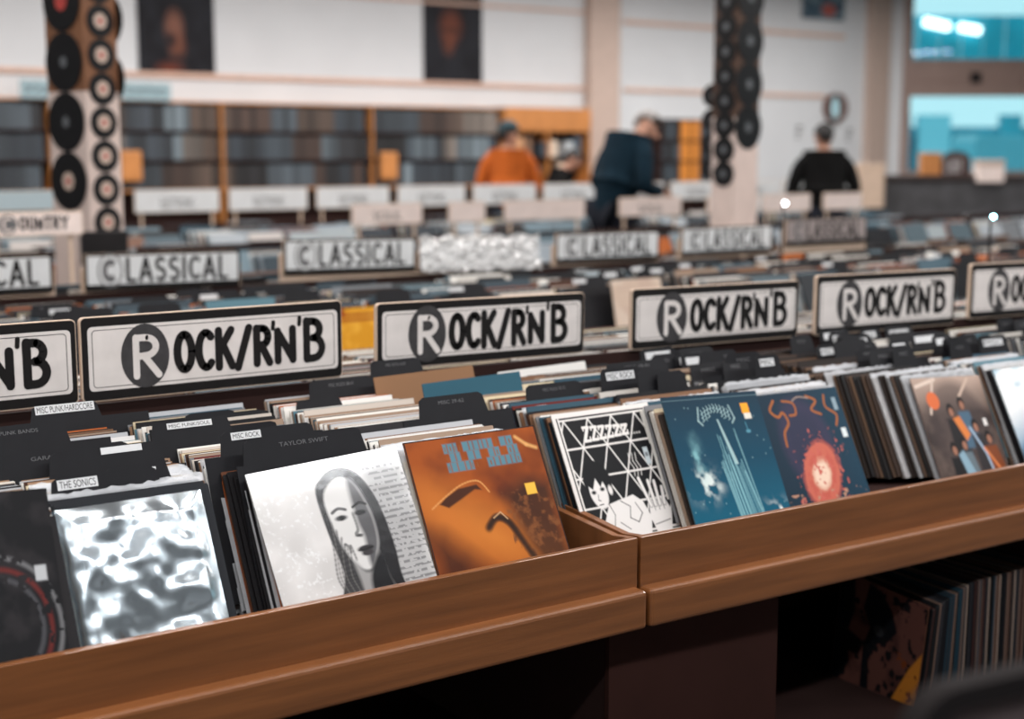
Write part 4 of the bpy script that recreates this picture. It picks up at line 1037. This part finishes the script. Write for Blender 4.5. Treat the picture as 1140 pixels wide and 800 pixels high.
poster(472, 537, 92, 1.35, 'dark poster with an orange lit face above the wall shelf centre', 2)
poster(893, 940, 20, .6, 'small teal framed picture at the top, right of the middle column', 3)
# wall odds and ends
A = at(672, 140, YW-.03); B = at(687, 114, YW-.03)
t = thing('wall_panel', 'small grey control box with dark screen on the wall right of the pilaster', 'control box', (A.x, YW-.03, A.z))
box('casing', (0, -.05, 0), (B.x-A.x, .03, B.z-A.z), mat('grey_casing', (.25, .27, .29), .5), t, bevel=.01); box('screen', (.05, -.056, .06), (B.x-A.x-.05, -.049, B.z-A.z-.08), M['dark'], t)
A = at(930, 120, YW-.05); t = thing('wall_mirror', 'round mirror in a dark brown frame above the person in black', 'mirror', A)
bm = bmesh.new()
for k in range(32):
    q = []
    for (rx, rz_, kk) in ((.14, .20, k), (.26, .24, k), (.26, .24, k+1), (.14, .20, k+1)): q.append((rx*cos(kk*pi/16), rz_*sin(kk*pi/16)))
    prism(bm, q, -.04, .04)
obj('mirror_frame', bm, mat('red_brown_frame', (.12, .05, .035), .5), t)
bm = bmesh.new(); prism(bm, [(.16*cos(k*pi/16), .22*sin(k*pi/16)) for k in range(32)], .01, .03); obj('mirror_glass', bm, mat('mirror_pale', (.6, .75, .78), .2, metal=.6), t)
for px, py, w_, lab in ((885, 147, 14, 'small dark notice on the wall left of the person in black'), (941, 150, 9, 'small dark notice on the wall right of the person in black')):
    A = at(px, py, YW-.01); t = thing('wall_notice', lab, 'notice', A); box('sheet', (0, 0, -.15), (.2, .008, .15), M['wall'], t)
    for k in range(3): box('print', (.03, -.002, -.1+k*.08), (.10+.03*k, 0, -.06+k*.08), M['greyink'], t)

# ------------------------------------------------------------------ counter by the window
d0 = 18.5
Cc = CAM+ray(985, 195)*d0; cz = Cc.z
t = thing('window_counter', 'dark counter in front of the window at the right', 'counter', (Cc.x, Cc.y, 0), (0, 0, ANG))
box('counter_top', (0, 0, cz-.07), (5.2, .6, cz), mat('dark_counter', (.03, .018, .016), .5), t, bevel=.01); box('counter_front', (.05, .05, 0), (5.15, .55, cz-.07), mat('grey_counter', (.06, .06, .065), .6, noise=.3, nscale=5), t)
def on_counter(name, px0, px1, pyt, m, label, cat, yo=.1, dep=.2):
    P = CAM+ray(px0, pyt)*d0; Q = CAM+ray(px1, pyt)*d0; w = (Q-P).length
    t2 = thing(name, label, cat, (P.x+(-wd.y)*yo, P.y+wd.x*yo, cz), (0, 0, ANG)); hh = max(.1, P.z-cz); return t2, w, hh
t2, w, hh = on_counter('orange_box', 1030, 1051, 170, None, 'orange box on the counter before the lower window pane', 'box')
box('box_body', (0, 0, 0), (w, .2, hh-.02), M['shelfwood'], t2, bevel=.008); box('box_lid', (-.005, -.005, hh-.045), (w+.005, .205, hh), M['shelfwood'], t2, bevel=.006)
t2, w, hh = on_counter('display_stand', 1052, 1084, 168, None, 'dark brown round-topped display with white lettering on the counter', 'display')
bm = bmesh.new(); prism(bm, [(0, 0), (w, 0), (w, hh*.6)]+[(w/2+w/2*cos(a*pi/10), hh*.6+hh*.4*sin(a*pi/10)) for a in range(1, 10)]+[(0, hh*.6)], 0, .05); obj('display_board', bm, mat('dark_brown_board', (.05, .022, .018), .6), t2)
bm = bmesh.new()
for k in range(3): lettering(bm, 'LIST', w*.1, w*.7, hh*(.12+.2*k), hh*.12, .012, -.002, 0)
obj('lettering', bm, M['label'], t2)
t2, w, hh = on_counter('card_box', 1087, 1116, 178, None, 'pale pink cardboard box at the right end of the counter', 'box', yo=-.1)
box('box_body', (0, 0, -.09), (w, .22, hh-.08), M['signpink'], t2, bevel=.006); box('box_lid', (-.006, -.006, hh-.08), (w+.006, .226, hh), M['lab_cream'], t2, bevel=.006)
t2, w, hh = on_counter('card_box', 955, 983, 184, None, 'cream box left of the dark window counter', 'box', yo=-.1)
box('box_body', (0, 0, -cz), (w, .22, hh-.03), M['cream'], t2, bevel=.006); box('box_lid', (-.006, -.006, hh-.03), (w+.006, .226, hh+.02), M['cream'], t2, bevel=.006)
# glowing beads added for bright out-of-focus highlights
for px, py, d, c, lab in ((872, 226, 7.6, (1, 1, 1), 'tiny glowing bead for a bright highlight right of the middle column'), (1103, 241, 6.6, (.3, .85, 1), 'tiny glowing bead for a blue highlight near the right edge')):
    P = CAM+ray(px, py)*d; t2 = thing('highlight_bead', lab, 'lamp', (P.x, P.y, .9)); bm = bmesh.new(); bmesh.ops.create_icosphere(bm, subdivisions=2, radius=.008); bmesh.ops.translate(bm, verts=bm.verts, vec=(0, -.014, P.z-.9))
    obj('glow_bead', bm, mat('glow_bead_%d' % px, (1, 1, 1), .5, emit=(c, 60)), t2); bm = bmesh.new(); cyl(bm, (0, 0, 0), (0, 0, 1), .006, P.z-.9, 10); cyl(bm, (0, 0, -.01), (0, 0, 1), .04, .01, 16); obj('stem', bm, M['dark'], t2)

# ------------------------------------------------------------------ the albums on the shelf below
Xs = 3.10
def art_map():
    a = Art(160, (98, 62, 54)); a.cloud((70, 44, 40), .45, .7, 4, 2)
    a.poly([(.0, 0), (.16, 0), (.2, .3), (.14, .55), (.2, .8), (.1, 1), (0, 1)], (20, 22, 26), .02)
    a.poly([(.34, .02), (.48, .05), (.62, .18), (.70, .34), (.6, .48), (.5, .52), (.42, .7), (.46, 1), (.36, 1), (.34, .6), (.4, .4), (.3, .25)], (18, 20, 24), .015)
    a.poly([(.12, .5), (.34, .56), (.3, .7), (.1, .7)], (22, 22, 24), .02); a.ell(.5, .4, .06, .05, (50, 50, 52))
    a.cloud((26, 24, 26), .62, .66, 12, 9); a.poly([(1, .42), (.88, .6), (.7, 1), (1, 1)], (196, 122, 44), .02); a.cloud((120, 60, 30), .62, .7, 10, 5, mask=(a.v > .5)*(a.u > .7))
    return a
o = art_sleeve('record_sleeve', art_map(), .312, .312, .004, M['art']); o.location = (Xs, 2.755, .022); o.rotation_euler = (0, radians(6), -pi/2)
o.scale = (1, 1, 1.06)
tag(o, 'brown record cover with black patches, first on the shelf under the ledge', 'record')
spn = [(30, 30, 34), (24, 24, 26), (40, 46, 52), (34, 60, 72), (96, 72, 62), (120, 96, 84), (70, 44, 40), (28, 28, 30), (50, 50, 54), (150, 130, 116)]
x = Xs+.02; k = 0
while x < 4.0 and k < 100:
    o = SM[0].copy(); COL.objects.link(o); o.location = (x, 2.755, .022); o.rotation_euler = (0, radians(max(0, 6-k*.25)), -pi/2); o.color = (*lin(spn[random.choice([0, 1, 2, 7, 8, 3, 4, 5, 6, 9])]), 1); o.scale = (1, 1.2, 1.02)
    tag(o, 'record standing spine out on the shelf under the ledge', 'record', 'records standing on the lower shelf'); x += random.uniform(.0065, .012); k += 1

# ------------------------------------------------------------------ chair back blurred in the near corner
P = CAM+ray(1012, 752)*1.25
t = thing('padded_chair', 'dark padded chair back, out of focus in the bottom right corner', 'chair', (P.x, P.y, 0), (0, 0, radians(-8)))
zt_ = P.z-.016
bm = bmesh.new(); a = rrect(0, zt_-.42, .44, zt_, .05, 8); b = rrect(.022, zt_-.398, .418, zt_-.022, .034, 8)
for i in range(len(a)):
    j = (i+1) % len(a); prism(bm, [a[i], a[j], b[j], b[i]], -.012, .014)
bmesh.ops.remove_doubles(bm, verts=bm.verts, dist=1e-5); obj('back_frame', bm, mat('chair_frame_black', (.012, .010, .010), .85, spec=.08, noise=.1), t)
bm = bmesh.new(); prism(bm, rrect(.02, zt_-.40, .42, zt_-.02, .034, 8), -.004, .03); obj('backrest', bm, mat('brown_grey_pad', (.07, .05, .05), .8, noise=.1), t)
box('seat', (.0, -.42, .62), (.44, .0, .68), mat('brown_grey_pad', (.11, .08, .08)), t, bevel=.02)
for x in (.02, .39):
    box('leg', (x, -.015, 0), (x+.03, .015, zt_-.40), M['dark'], t); box('leg', (x, -.41, 0), (x+.03, -.38, .62), M['dark'], t)

# ------------------------------------------------------------------ people
def skin_mesh(name, V, E, Rr, m, parent, sub=2):
    me = bpy.data.meshes.new(name); me.from_pydata(V, E, []); o = bpy.data.objects.new(name, me); COL.objects.link(o); o.parent = parent
    md = o.modifiers.new('skin', 'SKIN'); md.use_smooth_shade = True
    for i, r in enumerate(Rr):
        me.skin_vertices[0].data[i].radius = r if isinstance(r, tuple) else (r, r); me.skin_vertices[0].data[i].use_root = (i == 0)
    s = o.modifiers.new('sub', 'SUBSURF'); s.levels = sub; s.render_levels = sub
    me.materials.append(m); return o
def person(label, loc, rz, height, top, bottom, hair, bend=0, arms='down', cap=None, headturn=0, wide=1.0, nod=0, hairlen=0):
    k = height/1.75
    t = thing('person', label, 'person', loc, (0, 0, rz))
    def bd(p):                                  # bend everything above the hips forward (towards -y)
        x, y, z = p; dz = z-.95
        if dz <= 0: return (x*k, y*k, z*k)
        a = bend*min(1, dz/.25); return (x*k, (y*cos(a)-dz*sin(a))*k, (.95+dz*cos(a)+y*sin(a))*k)
    J = {}
    V, R_, E, ix = [], [], [], {}
    def add(n, p, r, par=None, raw=False):
        ix[n] = len(V); V.append(tuple(c*k for c in p) if raw else bd(p)); R_.append((r[0]*k, r[1]*k) if isinstance(r, tuple) else r*k)
        if par is not None: E.append((ix[par], ix[n]))
    add('pelvis', (0, 0, .95), (.155, .145)); add('waist', (0, 0, 1.10), (.15, .14), 'pelvis'); add('chest', (0, 0, 1.29), (.16*wide, .15), 'waist'); add('neckb', (0, .01, 1.44), (.075, .07), 'chest')
    hx, hy = sin(headturn), -cos(headturn)
    nd = nod
    add('neck', (0, -.005-nd*.3, 1.49), .060, 'neckb'); add('jaw', (hx*.02, -.03-nd*.9, 1.535-nd*.2), (.066, .072), 'neck'); add('head', (hx*.01, -.02-nd*1.4, 1.62-nd*.4), (.084, .10), 'jaw'); add('crown', (0, -.01-nd*1.9, 1.69-nd*.7), (.066, .078), 'head')
    for s, n in ((-1, 'l'), (1, 'r')):
        add('tr'+n, (s*.085*wide, .01, 1.425), .058, 'neckb'); add('sh'+n, (s*.175*wide, .0, 1.365), .064, 'tr'+n)
        el, wr = (s*.255*wide, -.02, 1.08), (s*.15, -.32, 1.10)      # hands held over the record bins in front
        add('el'+n, el, .044, 'sh'+n); add('wr'+n, wr, .027, 'el'+n); W = Vector(V[-1])/k; dr = Vector((-s*.25, -1, -.35)).normalized()
        pm = W+dr*.07; add('pm'+n, tuple(pm), (.034, .020), 'wr'+n, True)
        for q, (off, ln) in enumerate(((-.027, .062), (-.009, .072), (.009, .068), (.027, .052))):
            b1 = pm+Vector((off, 0, 0))+dr*.025; b2 = b1+dr*ln*.55; b3 = b2+(dr+Vector((0, .2, -.5))).normalized()*ln*.5
            add('f%d%s' % (q, n), tuple(b1), .010, 'pm'+n, True); add('g%d%s' % (q, n), tuple(b2), .009, 'f%d%s' % (q, n), True); add('h%d%s' % (q, n), tuple(b3), .008, 'g%d%s' % (q, n), True)
        tb = W+dr*.03+Vector((-s*.03, 0, 0)); add('t1'+n, tuple(tb), .012, 'wr'+n, True); add('t2'+n, tuple(tb+dr*.04+Vector((-s*.02, 0, 0))), .010, 't1'+n, True)
        add('hip'+n, (s*.095, 0, .88), .095, 'pelvis'); add('kn'+n, (s*.10, -.015, .50), .058, 'hip'+n); add('an'+n, (s*.105, .02, .09), .040, 'kn'+n); add('to'+n, (s*.12, -.15, .035), .034, 'an'+n)
    skin_mesh('body', V, E, R_, M['skin'], t)
    # garment follows the same bones, a little wider
    def sub(names, links, grow, nme, m, extra=None):
        VV = [V[ix[q]] for q in names]; RR = [((R_[ix[q]] if isinstance(R_[ix[q]], tuple) else (R_[ix[q]],)*2)) for q in names]
        RR = [(a+grow*k, b+grow*k) for a, b in RR]; ids = {q: i for i, q in enumerate(names)}
        return skin_mesh(nme, VV, [(ids[a], ids[b]) for a, b in links], RR, m, t)
    ix['hem'] = len(V); V.append((0, 0, .80*k)); R_.append((.17*k, .155*k))
    sub(['chest', 'waist', 'pelvis', 'hem', 'neckb', 'trl', 'trr', 'shl', 'shr', 'ell', 'elr', 'wrl', 'wrr'], [('chest', 'waist'), ('waist', 'pelvis'), ('pelvis', 'hem'), ('chest', 'neckb'), ('neckb', 'trl'), ('neckb', 'trr'), ('trl', 'shl'), ('trr', 'shr'), ('shl', 'ell'), ('shr', 'elr'), ('ell', 'wrl'), ('elr', 'wrr')], .024, 'jacket', top)
    sub(['pelvis', 'hipl', 'hipr', 'knl', 'knr', 'anl', 'anr'], [('pelvis', 'hipl'), ('pelvis', 'hipr'), ('hipl', 'knl'), ('hipr', 'knr'), ('knl', 'anl'), ('knr', 'anr')], .012, 'trousers', bottom)
    for n in 'lr':
        a, b = Vector(V[ix['an'+n]]), Vector(V[ix['to'+n]]); skin_mesh('shoe', [tuple(Vector((a.x, a.y+.03, .045*k))), tuple(Vector((a.x, (a.y+b.y)/2, .045*k))), tuple(Vector((b.x, b.y, .04*k)))], [(0, 1), (1, 2)], [.045*k, .05*k, .042*k], M['shoe'], t, 1)
    # face and hair on the head
    hc = Vector(V[ix['head']]); cr = Vector(V[ix['crown']]); up = (cr-Vector(V[ix['jaw']])).normalized()
    fw = Vector((hx, hy, 0)); fw = (fw-up*fw.dot(up)).normalized(); sd = up.cross(fw)
    B = Matrix((( sd.x, fw.x, up.x, hc.x), (sd.y, fw.y, up.y, hc.y), (sd.z, fw.z, up.z, hc.z), (0, 0, 0, 1)))
    def blob(nme, c, r, m, lat=None):
        bm = bmesh.new(); bmesh.ops.create_uvsphere(bm, u_segments=24, v_segments=14, radius=1)
        if lat is not None:
            bmesh.ops.delete(bm, geom=[v for v in bm.verts if lat(v.co)], context='VERTS')
        bmesh.ops.transform(bm, matrix=B @ Matrix.Translation(Vector(c)*k) @ Matrix.Diagonal((r[0]*k, r[1]*k, r[2]*k, 1)), verts=bm.verts)
        o = obj(nme, bm, m, t, smooth=True); return o
    blob('nose', (0, .095, -.01), (.013, .022, .024), M['skin']); blob('mouth', (0, .082, -.052), (.024, .010, .007), mat('lips', (.30, .10, .09), .5))
    for s in (-1, 1):
        blob('ear', (s*.078, -.005, -.005), (.012, .022, .034), M['skin']); blob('eye', (s*.032, .078, .022), (.013, .010, .008), M['dark'])
    hm = M[hair]
    hr = blob('hair', (0, -.014, .030), (.090, .108, .105), hm, lat=lambda c: (c.z < -.15 and c.y > -.55) or (c.y > .45 and c.z < .55) or c.z < -.75)
    md = hr.modifiers.new('thick', 'SOLIDIFY'); md.thickness = .008
    if cap:
        c = blob('cap', (0, -.005, .05), (.098, .115, .10), M[cap], lat=lambda c: c.z < -.05)
        md = c.modifiers.new('thick', 'SOLIDIFY'); md.thickness = .006
        bm = bmesh.new(); prism(bm, [(.07*cos(a*pi/10), .07*sin(a*pi/10)) for a in range(11)], -.004, .004); bmesh.ops.rotate(bm, verts=bm.verts, matrix=Matrix.Rotation(-pi/2, 3, 'X'), cent=(0, 0, 0))
        bmesh.ops.rotate(bm, verts=bm.verts, matrix=Matrix.Rotation(pi, 3, 'X'), cent=(0, 0, 0))
        bmesh.ops.transform(bm, matrix=B @ Matrix.Translation(Vector((0, .09, .055))*k), verts=bm.verts); obj('cap_brim', bm, M[cap], t)
    return t
def stand(px, Y): p = at(px, 170, Y); return (p.x, Y, 0)
face_right = atan2(Rv.y, Rv.x)+pi/2        # local -y turned to the photo's right
away = atan2(Fv.y, Fv.x)+pi/2
person('person with grey hair in a navy jacket, head bent over the records', stand(684, 9.98), face_right+.55, 2.03, M['navy'], M['jeans'], 'greyhair', bend=.30, arms='table', nod=.075, wide=1.3, headturn=-.4)
person('person with short black hair in a black top, seen from behind', stand(919, 10.0), away, 1.85, M['blk'], M['jeans'], 'blackhair', bend=.12, arms='table', wide=1.25)
person('person in an orange top with a dark teal cap, seen from behind', stand(566, 12.6), away, 1.88, M['orange'], M['jeans'], 'blackhair', bend=.1, arms='table', cap='tealcap', headturn=-.8, wide=1.15)
person('person in dark clothes bending beside the person in orange', stand(613, 13.2), face_right, 1.66, M['blk'], M['jeans'], 'blackhair', bend=.35, arms='table', nod=.03)

# prototypes that were only used as sources
for o in SM+POLY: bpy.data.objects.remove(o)
